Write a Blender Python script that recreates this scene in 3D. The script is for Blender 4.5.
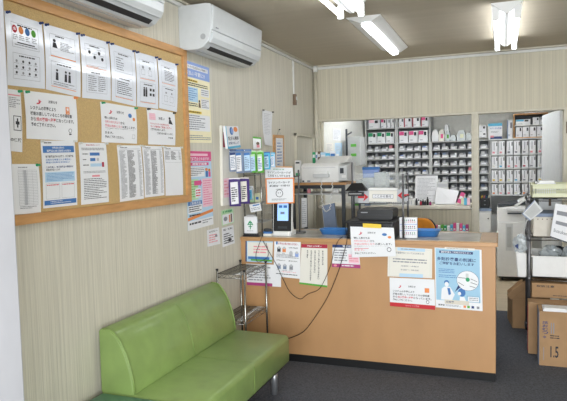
import bpy, math, random
from mathutils import Vector, Matrix
for _o in list(bpy.data.objects): bpy.data.objects.remove(_o)
SC = bpy.context.scene
COL = SC.collection
# ------------------------------------------------------------------ camera
F = 582.17; YAW = .359494; PITCH = -.0627183; ROLL = -.0244376
CAM = Vector((1.902, 0, 1.5))
_f = Vector((-math.sin(YAW)*math.cos(PITCH), math.cos(YAW)*math.cos(PITCH), math.sin(PITCH)))
_r0 = Vector((math.cos(YAW), math.sin(YAW), 0)); _u0 = _r0.cross(_f)
_r = _r0*math.cos(ROLL)+_u0*math.sin(ROLL); _u = -_r0*math.sin(ROLL)+_u0*math.cos(ROLL)
cd = bpy.data.cameras.new('camera'); cam = bpy.data.objects.new('camera', cd); COL.objects.link(cam)
M3 = Matrix((_r, _u, -_f)).transposed()
cam.matrix_world = Matrix.Translation(CAM) @ M3.to_4x4()
cd.sensor_fit = 'HORIZONTAL'; cd.sensor_width = 36; cd.lens = F/567*36; cd.clip_start = .05
SC.camera = cam
# ------------------------------------------------------------------ world, daylight, exposure
w = bpy.data.worlds.new('world'); SC.world = w; w.use_nodes = True
w.node_tree.nodes['Background'].inputs[0].default_value = (.86, .92, 1, 1)
w.node_tree.nodes['Background'].inputs[1].default_value = .5
def area(name, loc, rot, sx, sy, e, col):
    l = bpy.data.lights.new(name, 'AREA'); l.shape = 'RECTANGLE'; l.size = sx; l.size_y = sy; l.energy = e; l.color = col
    o = bpy.data.objects.new(name, l); COL.objects.link(o); o.location = loc; o.rotation_euler = rot
area('shopfront_daylight', (2.4, -1.55, 1.35), (math.radians(90), 0, 0), 3.4, 2.1, 165, (.92, .96, 1))
SC.view_settings.view_transform = 'Standard'; SC.view_settings.look = 'None'
SC.view_settings.gamma = 1; SC.view_settings.use_curve_mapping = False
SC.view_settings.exposure = 0.75
LAMP = 8.5      # brightness of the fluorescent tubes
# ------------------------------------------------------------------ helpers
def P(px, py, x=None, y=None, z=None):
    d = _r*((px-283.5)/F) - _u*((py-200.5)/F) + _f
    ax, v = (0, x) if x is not None else ((1, y) if y is not None else (2, z))
    return CAM + d*((v-CAM[ax])/d[ax])
def lin(h):
    if isinstance(h, str):
        h = [int(h[i:i+2], 16) for i in (0, 2, 4)]
    return tuple(((c/255+.055)/1.055)**2.4 if c/255 > .04045 else c/255/12.92 for c in h)
def mat(name, col, rough=.5, metal=0., var=.06, scale=20., bump=0., coat=0., emit=0., stretch=(1, 1, 1), alpha=1., trans=0.):
    m = bpy.data.materials.new(name); m.use_nodes = True; nt = m.node_tree; b = nt.nodes['Principled BSDF']
    c = lin(col); b.inputs['Roughness'].default_value = rough; b.inputs['Metallic'].default_value = metal
    b.inputs['Coat Weight'].default_value = coat; b.inputs['Coat Roughness'].default_value = .08
    b.inputs['Alpha'].default_value = alpha; b.inputs['Transmission Weight'].default_value = trans
    if emit:
        b.inputs['Emission Color'].default_value = (*c, 1); b.inputs['Emission Strength'].default_value = emit
    tc = nt.nodes.new('ShaderNodeTexCoord'); mp = nt.nodes.new('ShaderNodeMapping'); n = nt.nodes.new('ShaderNodeTexNoise')
    mp.inputs['Scale'].default_value = stretch; n.inputs['Scale'].default_value = scale; n.inputs['Detail'].default_value = 3
    nt.links.new(tc.outputs['Object'], mp.inputs['Vector']); nt.links.new(mp.outputs[0], n.inputs['Vector'])
    r = nt.nodes.new('ShaderNodeValToRGB'); r.color_ramp.elements[0].position = .3; r.color_ramp.elements[1].position = .7
    r.color_ramp.elements[0].color = (*[max(0, v*(1-var*1.5)) for v in c], 1)
    r.color_ramp.elements[1].color = (*[min(1, v*(1+var)) for v in c], 1)
    nt.links.new(n.outputs['Fac'], r.inputs['Fac']); nt.links.new(r.outputs[0], b.inputs['Base Color'])
    if bump:
        bp = nt.nodes.new('ShaderNodeBump'); bp.inputs['Strength'].default_value = bump; bp.inputs['Distance'].default_value = .01
        nt.links.new(n.outputs['Fac'], bp.inputs['Height']); nt.links.new(bp.outputs[0], b.inputs['Normal'])
    return m
M = {}
M['wall'] = mat('cream_streaked_wallpaper', 'cfcabb', .75, var=.10, scale=1, stretch=(150, 150, 2.2), bump=.25)
M['panel'] = mat('cream_grooved_board', 'c6bfab', .7, var=.09, scale=1, stretch=(60, 60, .4), bump=.3)
M['ceiling'] = mat('ceiling_board', 'b4a995', .85, var=.03, scale=1, stretch=(.6, 14, 1), bump=.08)
M['trimw'] = mat('painted_cream_trim', 'c6c0ae', .5, var=.04)
M['conduit'] = mat('white_plastic_conduit', 'd4d4d0', .45, var=.03)
M['innerw'] = mat('white_inner_wall', 'dcdcd6', .7, var=.03)
M['carpet'] = mat('blue_grey_carpet_tile', '54575f', .95, var=.3, scale=110, bump=.5)
M['vinyl'] = mat('beige_vinyl_floor', 'bfae93', .5, var=.08, scale=4, stretch=(1, 12, 1))
M['postw'] = mat('white_painted_post', 'bfc0c6', .5, var=.06, scale=5, stretch=(1, 1, .5))
M['oak'] = mat('light_oak_frame', 'c4935e', .5, var=.12, scale=6, stretch=(6, 1, 6))
M['cork'] = mat('cork', 'c3a673', .9, var=.10, scale=220, bump=.2)
M['beech'] = mat('beech_laminate', 'b78c60', .45, var=.05, scale=5, stretch=(1, 1, .4))
M['edge'] = mat('worktop_wood_edge', 'b98d5e', .4, var=.10, scale=5, stretch=(1, 6, 6))
M['top'] = mat('worktop_laminate', 'b9b6ae', .25, var=.10, scale=7)
M['topw'] = mat('worktop_wood_surface', 'd3b491', .3, var=.08, scale=8)
M['black'] = mat('black_plastic', '121214', .4, var=.1)
M['blackm'] = mat('matte_black', '26262a', .6, var=.1)
M['dark'] = mat('dark_grey_steel', '3d4146', .45, metal=.4, var=.08)
M['steel'] = mat('chrome_wire', '9a9a96', .25, metal=.95, var=.05)
M['steeld'] = mat('dull_steel', '77777a', .4, metal=.8, var=.08)
M['grey'] = mat('grey_steel_shelf', 'b2b4b3', .5, var=.05)
M['greyd'] = mat('shelf_back_grey', '8d9192', .7, var=.06)
M['lgrey'] = mat('light_grey_plastic', 'c9cbcb', .4, var=.03)
M['white'] = mat('white_plastic', 'e4e4e2', .35, var=.02)
M['acw'] = mat('air_conditioner_white', 'c6c9ca', .3, var=.02, coat=.3)
M['acg'] = mat('air_conditioner_underside', '9fa1a3', .4, var=.03)
M['green'] = mat('green_vinyl', '829a59', .36, var=.07, scale=9, bump=.12, coat=.15)
M['greend'] = mat('green_vinyl_piping', '7f9854', .4, var=.05)
M['teal'] = mat('dark_green_vinyl', '5c8a74', .4, var=.07, scale=9, bump=.1)
M['alu'] = mat('brushed_aluminium', 'a4a6aa', .35, metal=.7, var=.05)
M['paper'] = mat('white_paper', 'e6e7ea', .6, var=.015, scale=8)
M['paper2'] = mat('off_white_paper', 'e2dfd6', .6, var=.015, scale=8)
M['sleeve'] = mat('laminated_paper', 'dfe3ec', .3, var=.02, scale=14, bump=.35, coat=.8)
M['ink'] = mat('black_ink', '34343a', .7, var=0)
M['inkg'] = mat('grey_ink', '8d8f95', .7, var=0)
M['inkl'] = mat('pale_grey_ink', 'b9bbc0', .7, var=0)
M['red'] = mat('red_ink', 'cc3a4c', .6, var=0)
M['redl'] = mat('pale_red_ink', 'e2909a', .6, var=0)
M['crimson'] = mat('crimson_print', 'a81f3c', .6, var=0)
M['redb'] = mat('red_band', 'c0242e', .6, var=0)
M['pink'] = mat('pink_print', 'd8528a', .6, var=.02)
M['pinkl'] = mat('pale_pink_print', 'eec3d0', .6, var=.02)
M['magenta'] = mat('magenta_print', 'a83a78', .6, var=0)
M['blue'] = mat('blue_print', '3f74b4', .6, var=.02)
M['bluel'] = mat('pale_blue_print', 'b4d2e8', .6, var=.02)
M['bluep'] = mat('poster_blue', '9cc4dc', .6, var=.02)
M['navy'] = mat('navy_print', '22386e', .6, var=0)
M['peri'] = mat('periwinkle_print', '8ea6dc', .6, var=.02)
M['cyan'] = mat('cyan_print', '5cb4d8', .6, var=0)
M['yellow'] = mat('yellow_print', 'e6c53c', .6, var=.02)
M['cream'] = mat('cream_print', 'f0e8c4', .6, var=.02)
M['orange'] = mat('orange_print', 'e58a4a', .6, var=.02)
M['greenp'] = mat('green_print', '5aa83c', .6, var=.02)
M['greenl'] = mat('pale_green_print', 'b9dcae', .6, var=.02)
M['emer'] = mat('emerald_print', '2a9a66', .6, var=.02)
M['purple'] = mat('purple_print', '4a3878', .5, var=.05)
M['bluetray'] = mat('blue_tray_plastic', '4b92de', .3, var=.03, coat=.3)
M['ochair'] = mat('orange_fabric', 'd98a22', .7, var=.08)
M['carton'] = mat('brown_cardboard', 'a98762', .8, var=.06, scale=12)
M['cartond'] = mat('brown_cardboard_flap', '9c7850', .8, var=.06, scale=12)
M['limeb'] = mat('yellow_green_plastic', 'd4d6b4', .45, var=.03)
M['beigep'] = mat('beige_plastic', 'd2ccbe', .45, var=.04)
M['slate'] = mat('slate_blue_band', '7c8ba4', .5, var=.04)
M['brownsw'] = mat('brown_switch', '6e5a48', .5, var=.05)
M['screen'] = mat('lit_blue_screen', '8fb4ec', .3, var=.03, emit=.55)
M['tube'] = mat('fluorescent_tube', 'f4f9ff', .4, var=0, emit=LAMP)
M['tubei'] = mat('bright_fluorescent_tube', 'f4f9ff', .4, var=0, emit=LAMP*2.1)
M['refl'] = mat('white_enamel_reflector', 'dcdcda', .35, var=.02)
M['bag'] = mat('clear_plastic_bag', 'cfd8dc', .15, var=.15, scale=25, bump=1, alpha=.55, coat=1)
M['clear'] = mat('clear_acrylic', 'eef4f4', .05, var=0, alpha=.12, coat=1)
M['frost'] = mat('frosted_plastic', 'd2dadc', .25, var=.08, scale=25, bump=.3, alpha=.85)

ORD = ['first','second','third','fourth','fifth','sixth','seventh','eighth']; 
class MB:
    def __init__(s, T=None): s.v = []; s.f = []; s.m = []; s.mats = []; s.T = T; s.sm = []
    def mi(s, m):
        if m not in s.mats: s.mats.append(m)
        return s.mats.index(m)
    def add(s, vs, fs, m, smooth=False):
        b = len(s.v); T = s.T
        s.v += [(T @ Vector(p)) if T else Vector(p) for p in vs]
        i = s.mi(m)
        for f in fs: s.f.append([b+k for k in f]); s.m.append(i); s.sm.append(smooth)
        return s
    def box(s, a, b, m):
        (x0, x1), (y0, y1), (z0, z1) = [sorted((a[i], b[i])) for i in range(3)]
        return s.add([(x0,y0,z0),(x1,y0,z0),(x1,y1,z0),(x0,y1,z0),(x0,y0,z1),(x1,y0,z1),(x1,y1,z1),(x0,y1,z1)],
            [(0,3,2,1),(4,5,6,7),(0,1,5,4),(1,2,6,5),(2,3,7,6),(3,0,4,7)], m)
    def rbox(s, a, b, m, r=.01, ax=2, seg=3, smooth=False):     # box with rounded edges along one axis
        lo = [min(a[i], b[i]) for i in range(3)]; hi = [max(a[i], b[i]) for i in range(3)]
        i, j = [k for k in range(3) if k != ax]
        pts = []
        for cx, cy, a0 in ((hi[i]-r, hi[j]-r, 0), (lo[i]+r, hi[j]-r, 90), (lo[i]+r, lo[j]+r, 180), (hi[i]-r, lo[j]+r, 270)):
            for k in range(seg+1):
                t = math.radians(a0+90*k/seg); pts.append((cx+r*math.cos(t), cy+r*math.sin(t)))
        return s.prism(pts, ax, lo[ax], hi[ax], m, smooth)
    def prism(s, pts, ax, lo, hi, m, smooth=False):
        i, j = [k for k in range(3) if k != ax]; n = len(pts); vs = []
        for h in (lo, hi):
            for p in pts:
                q = [0, 0, 0]; q[i] = p[0]; q[j] = p[1]; q[ax] = h; vs.append(tuple(q))
        ar = sum(pts[k][0]*pts[(k+1) % n][1]-pts[(k+1) % n][0]*pts[k][1] for k in range(n))
        flip = (ar < 0) != (ax == 1)
        fs = [[k, (k+1) % n, n+(k+1) % n, n+k] for k in range(n)]
        caps = [list(range(n))[::-1], list(range(n, 2*n))]
        if flip: fs = [f[::-1] for f in fs]; caps = [f[::-1] for f in caps]
        s.add(vs, fs, m, smooth)
        b = len(s.v)-2*n; i_ = s.mi(m)
        for c in caps: s.f.append([b+k for k in c]); s.m.append(i_); s.sm.append(False)
        return s
    def cyl(s, p0, p1, r, m, seg=12, r1=None):
        p0 = Vector(p0); p1 = Vector(p1); r1 = r if r1 is None else r1
        d = (p1-p0).normalized(); a = d.orthogonal().normalized(); b = d.cross(a); vs = []
        for p, rr in ((p0, r), (p1, r1)):
            for k in range(seg):
                t = 2*math.pi*k/seg; vs.append(p+a*rr*math.cos(t)+b*rr*math.sin(t))
        s.add(vs, [[k, (k+1) % seg, seg+(k+1) % seg, seg+k] for k in range(seg)], m, True)
        bb = len(s.v)-2*seg; i_ = s.mi(m)
        for c in (list(range(seg))[::-1], list(range(seg, 2*seg))): s.f.append([bb+k for k in c]); s.m.append(i_); s.sm.append(False)
        return s
    def tube(s, pts, r, m, seg=6):
        pts = [Vector(p) for p in pts]; n = len(pts); vs = []; a = None
        for k in range(n):
            d = (pts[min(k+1, n-1)]-pts[max(k-1, 0)]).normalized()
            a = d.orthogonal().normalized() if a is None else (a-d*a.dot(d)).normalized()
            b = d.cross(a)
            for q in range(seg):
                t = 2*math.pi*q/seg; vs.append(pts[k]+a*r*math.cos(t)+b*r*math.sin(t))
        fs = [[k*seg+q, k*seg+(q+1) % seg, (k+1)*seg+(q+1) % seg, (k+1)*seg+q] for k in range(n-1) for q in range(seg)]
        return s.add(vs, fs+[list(range(seg))[::-1], list(range((n-1)*seg, n*seg))], m, True)
    def quad(s, a, b, c, d, m): return s.add([a, b, c, d], [(0, 1, 2, 3)], m)
    def build(s, name, parent=None, bevel=0):
        me = bpy.data.meshes.new(name)
        if parent is not None: org = parent_world(parent)
        else:
            lo = [min(v[i] for v in s.v) for i in range(3)]; hi = [max(v[i] for v in s.v) for i in range(3)]
            org = Vector(((lo[0]+hi[0])/2, (lo[1]+hi[1])/2, lo[2]))
        me.from_pydata([tuple(v-org) for v in s.v], [], s.f)
        for m in s.mats: me.materials.append(M[m])
        me.polygons.foreach_set('material_index', s.m); me.polygons.foreach_set('use_smooth', s.sm)
        me.update()
        o = bpy.data.objects.new(name, me); COL.objects.link(o)
        if parent is None: o.location = org
        else: o.parent = parent
        if bevel:
            b = o.modifiers.new('bevel', 'BEVEL'); b.width = bevel; b.segments = 2; b.limit_method = 'ANGLE'; b.angle_limit = .7
        return o
def parent_world(o):
    p = Vector((0, 0, 0))
    while o is not None: p += o.location; o = o.parent
    return p
def tag(o, label, cat, group=None):
    o['label'] = label; o['category'] = cat
    if group: o['group'] = group
    return o
def thing(name, label, cat, loc, group=None):
    o = bpy.data.objects.new(name, None); COL.objects.link(o); o.location = loc; o.empty_display_size = .05
    return tag(o, label, cat, group)
def struct(name, mb, bevel=0):
    o = mb.build(name, None, bevel); o['kind'] = 'structure'; return o
def dup(o, loc, label=None, group=None):
    c = o.copy(); COL.objects.link(c); c.location = loc
    if label: c['label'] = label
    if group: c['group'] = group
    for ch in list(o.children):
        d = ch.copy(); COL.objects.link(d); d.parent = c
        for g in list(ch.children):
            e = g.copy(); COL.objects.link(e); e.parent = d
    return c
_tc = {}
def textmesh(t):
    if t not in _tc:
        cu = bpy.data.curves.new('lettering', 'FONT'); cu.body = t; cu.resolution_u = 2; cu.size = 1; cu.offset = .018
        o = bpy.data.objects.new('lettering', cu); COL.objects.link(o)
        dg = bpy.context.evaluated_depsgraph_get(); dg.update()
        me = o.evaluated_get(dg).to_mesh()
        vs = [(v.co.x, v.co.y) for v in me.vertices]; fs = [list(p.vertices) for p in me.polygons]
        o.evaluated_get(dg).to_mesh_clear(); bpy.data.objects.remove(o); bpy.data.curves.remove(cu)
        if vs:
            x0 = min(v[0] for v in vs); x1 = max(v[0] for v in vs); y0 = min(v[1] for v in vs); y1 = max(v[1] for v in vs)
            vs = [((x-x0)/(x1-x0+1e-9), (y1-y)/(y1-y0+1e-9)) for x, y in vs]
        _tc[t] = (vs, fs)
    return _tc[t]
class Sheet:        # a printed sheet of paper: four corners (top left, top right, bottom right, bottom left), print laid on its face
    def __init__(s, corners, base='paper', thick=.0012, bow=0., nb=5, seed=0):
        s.c = [Vector(p) for p in corners]; s.mb = MB(); s.rnd = random.Random(seed+7)
        s.n = (s.c[3]-s.c[0]).cross(s.c[1]-s.c[0]).normalized(); s.bow = bow; s.th = thick
        if (CAM-s.c[0]).dot(s.n) < 0: s.n = -s.n
        s.lift = .0004; vs = []
        N = nb if bow else 1
        for side in (0, 1):
            for k in range(N+1):
                for h in (0, 1): vs.append(s.pt(h, k/N, (0 if side else -thick)))
        L = 2*(N+1); fs = []
        for k in range(N):
            a = 2*k; fs.append((L+a, L+a+1, L+a+3, L+a+2)); fs.append((a, a+2, a+3, a+1))
            fs.append((a, L+a, L+a+2, a+2)); fs.append((a+1, a+3, L+a+3, L+a+1))
        fs += [(0, 1, L+1, L), (2*N, L+2*N, L+2*N+1, 2*N+1)]
        s.mb.add(vs, fs, base)
    def pt(s, u, v, off=0):
        a = s.c[0].lerp(s.c[1], u); b = s.c[3].lerp(s.c[2], u)
        return a.lerp(b, v)+s.n*(off+s.bow*math.sin(math.pi*v))
    def rect(s, x0, y0, x1, y1, m, lv=1):
        o = s.lift*lv; N = 4 if s.bow else 1
        for k in range(N):
            ya = y0+(y1-y0)*k/N; yb = y0+(y1-y0)*(k+1)/N
            s.mb.quad(s.pt(x0, ya, o), s.pt(x1, ya, o), s.pt(x1, yb, o), s.pt(x0, yb, o), m)
        return s
    def disc(s, cx, cy, rx, ry, m, lv=1, seg=14):
        s.mb.add([s.pt(cx+rx*math.cos(2*math.pi*k/seg), cy+ry*math.sin(2*math.pi*k/seg), s.lift*lv) for k in range(seg)], [list(range(seg))], m); return s
    def poly(s, pts, m, lv=1):
        s.mb.add([s.pt(u, v, s.lift*lv) for u, v in pts], [list(range(len(pts)))], m); return s
    def frame(s, x0, y0, x1, y1, t, m, lv=1):
        W = (s.c[1]-s.c[0]).length; H = (s.c[3]-s.c[0]).length; tx = t/W; ty = t/H
        s.rect(x0, y0, x1, y0+ty, m, lv); s.rect(x0, y1-ty, x1, y1, m, lv); s.rect(x0, y0, x0+tx, y1, m, lv); s.rect(x1-tx, y0, x1, y1, m, lv); return s
    def text(s, x0, y0, x1, y1, t, m='ink', lv=2):
        vs, fs = textmesh(t)
        if vs: s.mb.add([s.pt(x0+(x1-x0)*u, y0+(y1-y0)*v, s.lift*lv) for u, v in vs], fs, m)
        return s
    def vtext(s, x0, y0, x1, y1, t, m='ink', lv=2):
        n = len(t); h = (y1-y0)/n
        for k, ch in enumerate(t): s.text(x0, y0+h*k+h*.08, x1, y0+h*(k+1)-h*.08, ch, m, lv)
        return s
    def lines(s, x0, y0, x1, y1, n, m='inkg', fill=.45, lv=2, ragged=True):
        h = (y1-y0)/n; W = (s.c[1]-s.c[0]).length; H = (s.c[3]-s.c[0]).length
        cw = h*H/W*.8
        for k in range(n):
            xe = x1-(x1-x0)*(s.rnd.random()*.45 if ragged and s.rnd.random() < .5 else 0); x = x0; y = y0+h*k
            while x < xe:
                ww = cw*s.rnd.uniform(.6, 3.2)
                s.rect(x, y+h*.2, min(x+ww, xe), y+h*(.2+fill), m, lv); x += ww+cw*.3
        return s
    def grid(s, x0, y0, x1, y1, nx, ny, m='inkg', t=.0008, lv=2):
        W = (s.c[1]-s.c[0]).length; H = (s.c[3]-s.c[0]).length
        for k in range(nx+1): x = x0+(x1-x0)*k/nx; s.rect(x, y0, x+t/W, y1, m, lv)
        for k in range(ny+1): y = y0+(y1-y0)*k/ny; s.rect(x0, y, x1, y+t/H, m, lv)
        return s
    def done(s, name, label, cat='notice', group=None, parent=None):
        o = s.mb.build(name, parent)
        if parent is None: tag(o, label, cat, group)
        return o
def corners(pix, **k): return [P(a, b, **k) for a, b in pix]
def pin(o, p, m, n=Vector((1, 0, 0))):
    mb = MB(); p = Vector(p); mb.cyl(p, p+n*.006, .006, m, 10); mb.cyl(p+n*.006, p+n*.014, .0035, m, 8); mb.cyl(p+n*.014, p+n*.017, .0055, m, 10)
    return mb.build('push_pin', o)

# ================================================================== the setting
YB = 6.063; H = 2.54; XR = 4.2; YF = -1.6
struct('floor', MB().box((-.1, YF, -.05), (XR+.1, YB, 0), 'carpet'))
struct('floor', MB().box((-.1, YB, -.05), (XR+.1, 9.1, 0), 'vinyl'))
struct('ceiling', MB().box((-.1, YF, H), (XR+.1, 9.1, H+.08), 'ceiling'))
struct('wall_left', MB().box((-.1, YF, 0), (0, YB, H), 'wall'))
struct('wall_left', MB().box((-.1, YB, 0), (0, 9.1, H), 'innerw'))
struct('wall_rear', MB().box((-.1, 9.0, 0), (XR+.1, 9.1, H), 'innerw'))
struct('wall_right', MB().box((XR, YF, 0), (XR+.1, 9.0, H), 'wall'))
ZS = 1.965; XJ = 2.455
b = MB(); b.box((0, YB, ZS), (XR, YB+.09, H), 'panel'); b.box((XJ, YB, 0), (XR, YB+.09, ZS), 'panel')
b.box((0, YB+.01, 0), (1.62, YB+.08, 1.0), 'panel'); struct('wall_back', b)
# shop front behind the camera: low wall, header, mullions
b = MB(); b.box((0, YF-.1, 0), (XR, YF, .25), 'wall'); b.box((0, YF-.1, 2.42), (XR, YF, H), 'wall')
for x in (0, 1.35, 2.7, 4.1): b.box((x, YF-.1, .25), (x+.1, YF, 2.42), 'trimw')
struct('wall_front', b)
# left jamb, header trim, centre post, sill of the window in the back wall
struct('trim_1', MB().box((0, YB-.012, 1.0), (.065, YB+.10, ZS), 'trimw').box((.065, YB+.03, 1.0), (.085, YB+.08, ZS), 'trimw'), .003)
struct('trim_2', MB().box((.0, YB-.016, ZS-.022), (2.47, YB+.10, ZS), 'trimw'), .003)
struct('trim_3', MB().box((1.622, YB-.015, 0), (1.69, YB+.10, ZS-.02), 'trimw').box((1.637, YB-.022, 0), (1.645, YB-.014, ZS-.03), 'trimw'), .003)
struct('trim_4', MB().box((XJ-.01, YB-.015, 0), (XJ+.075, YB+.10, ZS-.02), 'trimw'), .003)
# cove conduit at the ceiling, corner pipe
struct('trim_5', MB().box((0, .3, 2.525), (.026, YB, H), 'trimw').box((0, .3, 2.497), (.022, YB-.001, 2.52), 'conduit'), .003)
struct('trim_6', MB().box((.03, YB-.022, 2.497), (XR, YB-.001, 2.522), 'conduit').box((.03, YB-.03, 2.525), (XR, YB-.001, H), 'trimw'), .003)
b = MB(); b.cyl((.035, YB-.035, 1.0), (.035, YB-.035, 2.50), .019, 'trimw', 14); b.cyl((.035, YB-.035, 2.47), (.035, YB-.035, 2.535), .026, 'conduit', 14); struct('trim_7', b)
struct('baseboard_left', MB().box((0, 1.5, 0), (.012, YB, .06), 'brownsw'))
# framed recess (door) in the left wall beside the corner
b = MB(); y0, y1, zt = 5.39, 5.99, 1.80
b.box((0, y0, 0), (.028, y0+.03, zt), 'trimw'); b.box((0, y1-.03, 0), (.028, y1, zt), 'trimw'); b.box((0, y0, zt-.03), (.034, y1, zt), 'trimw'); b.box((0, y0+.03, 0), (.008, y1-.03, zt-.03), 'wall')
struct('door_1', b, .002)
# white post near the camera on the left
b = MB(); b.box((.20, 1.36, 0), (.405, 1.476, H), 'postw'); b.box((.20, 1.34, 0), (.355, 1.362, H), 'postw'); struct('trim_8', b, .006)
# inner door leaf, half open, on the right jamb
a = P(559, 109, y=YB+.1); q = Vector((2.33, 6.95, 0)); a = Vector((2.44, YB+.13, 0))
d = (q-a); L = d.length; ang = math.atan2(d.y, d.x)
T = Matrix.Translation(a) @ Matrix.Rotation(ang, 4, 'Z')
o = MB(T).box((0, -.018, .01), (L, .018, 1.955), 'lgrey').build('door_2', None, .004); o['kind'] = 'structure'
h = MB(T); h.cyl((L-.06, .018, 1.0), (L-.06, .055, 1.0), .012, 'steeld'); h.cyl((L-.06, .055, 1.0), (L-.06, .062, 1.0), .024, 'steeld'); h.build('door_handle', o)

# ================================================================== ceiling lamps
def lamp_v(x, y0, y1, label, tm='tube'):      # two bare tubes either side of a V shaped reflector
    t = thing('ceiling_lamp', label, 'ceiling light', (x, (y0+y1)/2, H-.1), 'two-tube ceiling lamps')
    b = MB(); b.prism([(x-.10, H), (x+.10, H), (x+.09, H-.012), (x+.012, H-.075), (x-.012, H-.075), (x-.09, H-.012)], 1, y0, y1, 'refl'); b.build('reflector', t)
    for s in (-1, 1):
        u = x+s*.068
        MB().cyl((u, y0+.03, H-.085), (u, y1-.03, H-.085), .014, tm, 14).build('tube', t)
        for yy in (y0+.012, y1-.03):
            MB().rbox((u-.02, yy, H-.11), (u+.02, yy+.018, H-.02), 'refl', .01, 1).build('socket', t)
    return t
lamp_v(.99, 2.50, 3.77, 'two-tube ceiling lamp nearest the camera, cut off by the top of the frame')
lamp_v(1.935, 4.22, 5.47, 'two-tube ceiling lamp over the right end of the counter')
t = thing('ceiling_lamp', 'slim single-bar ceiling lamp on a wide white tapered base, before the back wall', 'ceiling light', (.975, 4.82, H-.06))
MB().prism([(.85, H), (1.10, H), (1.095, H-.008), (1.03, H-.045), (.95, H-.045), (.855, H-.008)], 1, 4.17, 5.46, 'refl').build('base', t)
MB().rbox((.958, 4.21, H-.072), (1.022, 5.40, H-.045), 'tube', .014, 1).build('diffuser', t)
lamp_v(.7, 6.3, 7.5, 'two-tube ceiling lamp inside the dispensary, left', 'tubei'); lamp_v(1.4, 6.3, 7.5, 'unseen two-tube ceiling lamp added in the middle of the dispensary for brightness', 'tubei'); lamp_v(2.15, 6.3, 7.5, 'two-tube ceiling lamp inside the dispensary, right', 'tubei')  # middle lamp is an unseen extra, added to brighten the dispensary and doorway

# ================================================================== air conditioners
def aircon(y0, dz, label):
    y1 = y0+.79
    t = thing('air_conditioner', label, 'air conditioner', (0, (y0+y1)/2, 2.22+dz), 'wall air conditioners')
    z = lambda v: v+dz
    pr = [(0, z(2.503)), (.19, z(2.503)), (.225, z(2.497)), (.236, z(2.478)), (.226, z(2.335)), (.219, z(2.30)), (.205, z(2.27)), (.17, z(2.238)), (.13, z(2.226)), (.06, z(2.226)), (0, z(2.24))]
    b = MB(); b.prism(pr, 1, y0, y1, 'acw'); b.build('body', t, .004)
    b = MB(); b.prism([(.2365, z(2.492)), (.245, z(2.482)), (.2345, z(2.338)), (.226, z(2.338))], 1, y0+.006, y1-.006, 'acw'); b.build('front_panel', t, .003)
    b = MB(); b.prism([(.228, z(2.328)), (.236, z(2.326)), (.230, z(2.292)), (.214, z(2.262)), (.203, z(2.262)), (.215, z(2.295))], 1, y0+.012, y1-.012, 'acw'); b.build('louver', t, .002)
    b = MB(); b.prism([(.186, z(2.2485)), (.160, z(2.2295)), (.156, z(2.232)), (.180, z(2.252))], 1, y0+.07, y1-.05, 'black')
    b.prism([(.105, z(2.2235)), (.10, z(2.2235)), (.10, z(2.228)), (.105, z(2.228))], 1, y0+.04, y1-.04, 'acg'); b.build('air_outlet', t)
    MB().cyl((.17, y0-.001, z(2.30)), (.17, y0+.002, z(2.30)), .018, 'acg', 18).build('screw_cover', t)
    MB().box((.2405, y0+.04, z(2.352)), (.2425, y0+.075, z(2.359)), 'inkg').build('nameplate', t)
    return t
aircon(3.262, 0, 'white wall air conditioner between the corkboard and the corner')
aircon(1.94, .022, 'white wall air conditioner over the corkboard, cut off by the top of the frame')

# ================================================================== corkboard and its notices
t = thing('bulletin_board', 'oak-framed cork bulletin board covered in notices on the left wall', 'bulletin board', (0, 2.42, 1.272))
by0, by1, bz0, bz1 = 1.52, 3.305, 1.272, 2.236; fw = .043
MB().box((0, by0+.02, bz0+.02), (.012, by1-.02, bz1-.02), 'cork').build('cork_panel', t)
b = MB(); b.box((0, by0, bz0), (.028, by1, bz0+fw), 'oak'); b.box((0, by0, bz1-fw), (.028, by1, bz1), 'oak'); b.box((0, by0, bz0+fw), (.028, by0+fw, bz1-fw), 'oak'); b.box((0, by1-fw, bz0+fw), (.028, by1, bz1-fw), 'oak')
for zz in (1.45, 1.75, 2.08): b.box((.028, by1-.03, zz), (.0285, by1-.022, zz+.01), 'inkg')
b.build('frame', t, .004)

XB = .0145
def bsheet(pix, base='paper', seed=0, bow=.004, x=XB): return Sheet(corners(pix, x=x), base, bow=bow, seed=seed)
sl = [
 ([(4.2,10.5),(41.5,23),(45,89),(7.5,85)], 'laminated notice with four coloured circles, left end of the corkboard top row'),
 ([(43.2,23.4),(78.2,33.5),(80.5,97.3),(46,89.3)], 'laminated notice with black figure drawings and two orange lines, second in top row'),
 ([(79.5,34),(108,42.3),(110.8,100.5),(82.3,97.8)], 'laminated wavy notice with two framed drawings, third in the corkboard top row'),
 ([(109.3,42.8),(134,51),(136,106.3),(111.8,100.8)], 'laminated notice of framed text with one orange underline, fourth in top row'),
 ([(135,51.2),(156.3,57.2),(158.2,109),(137,106.3)], 'laminated notice with silhouette figures and two orange lines, fifth in top row'),
 ([(157.5,58.2),(176.6,64.3),(177,112),(159.2,108)], 'laminated notice at the right end of the corkboard top row'),
]
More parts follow.
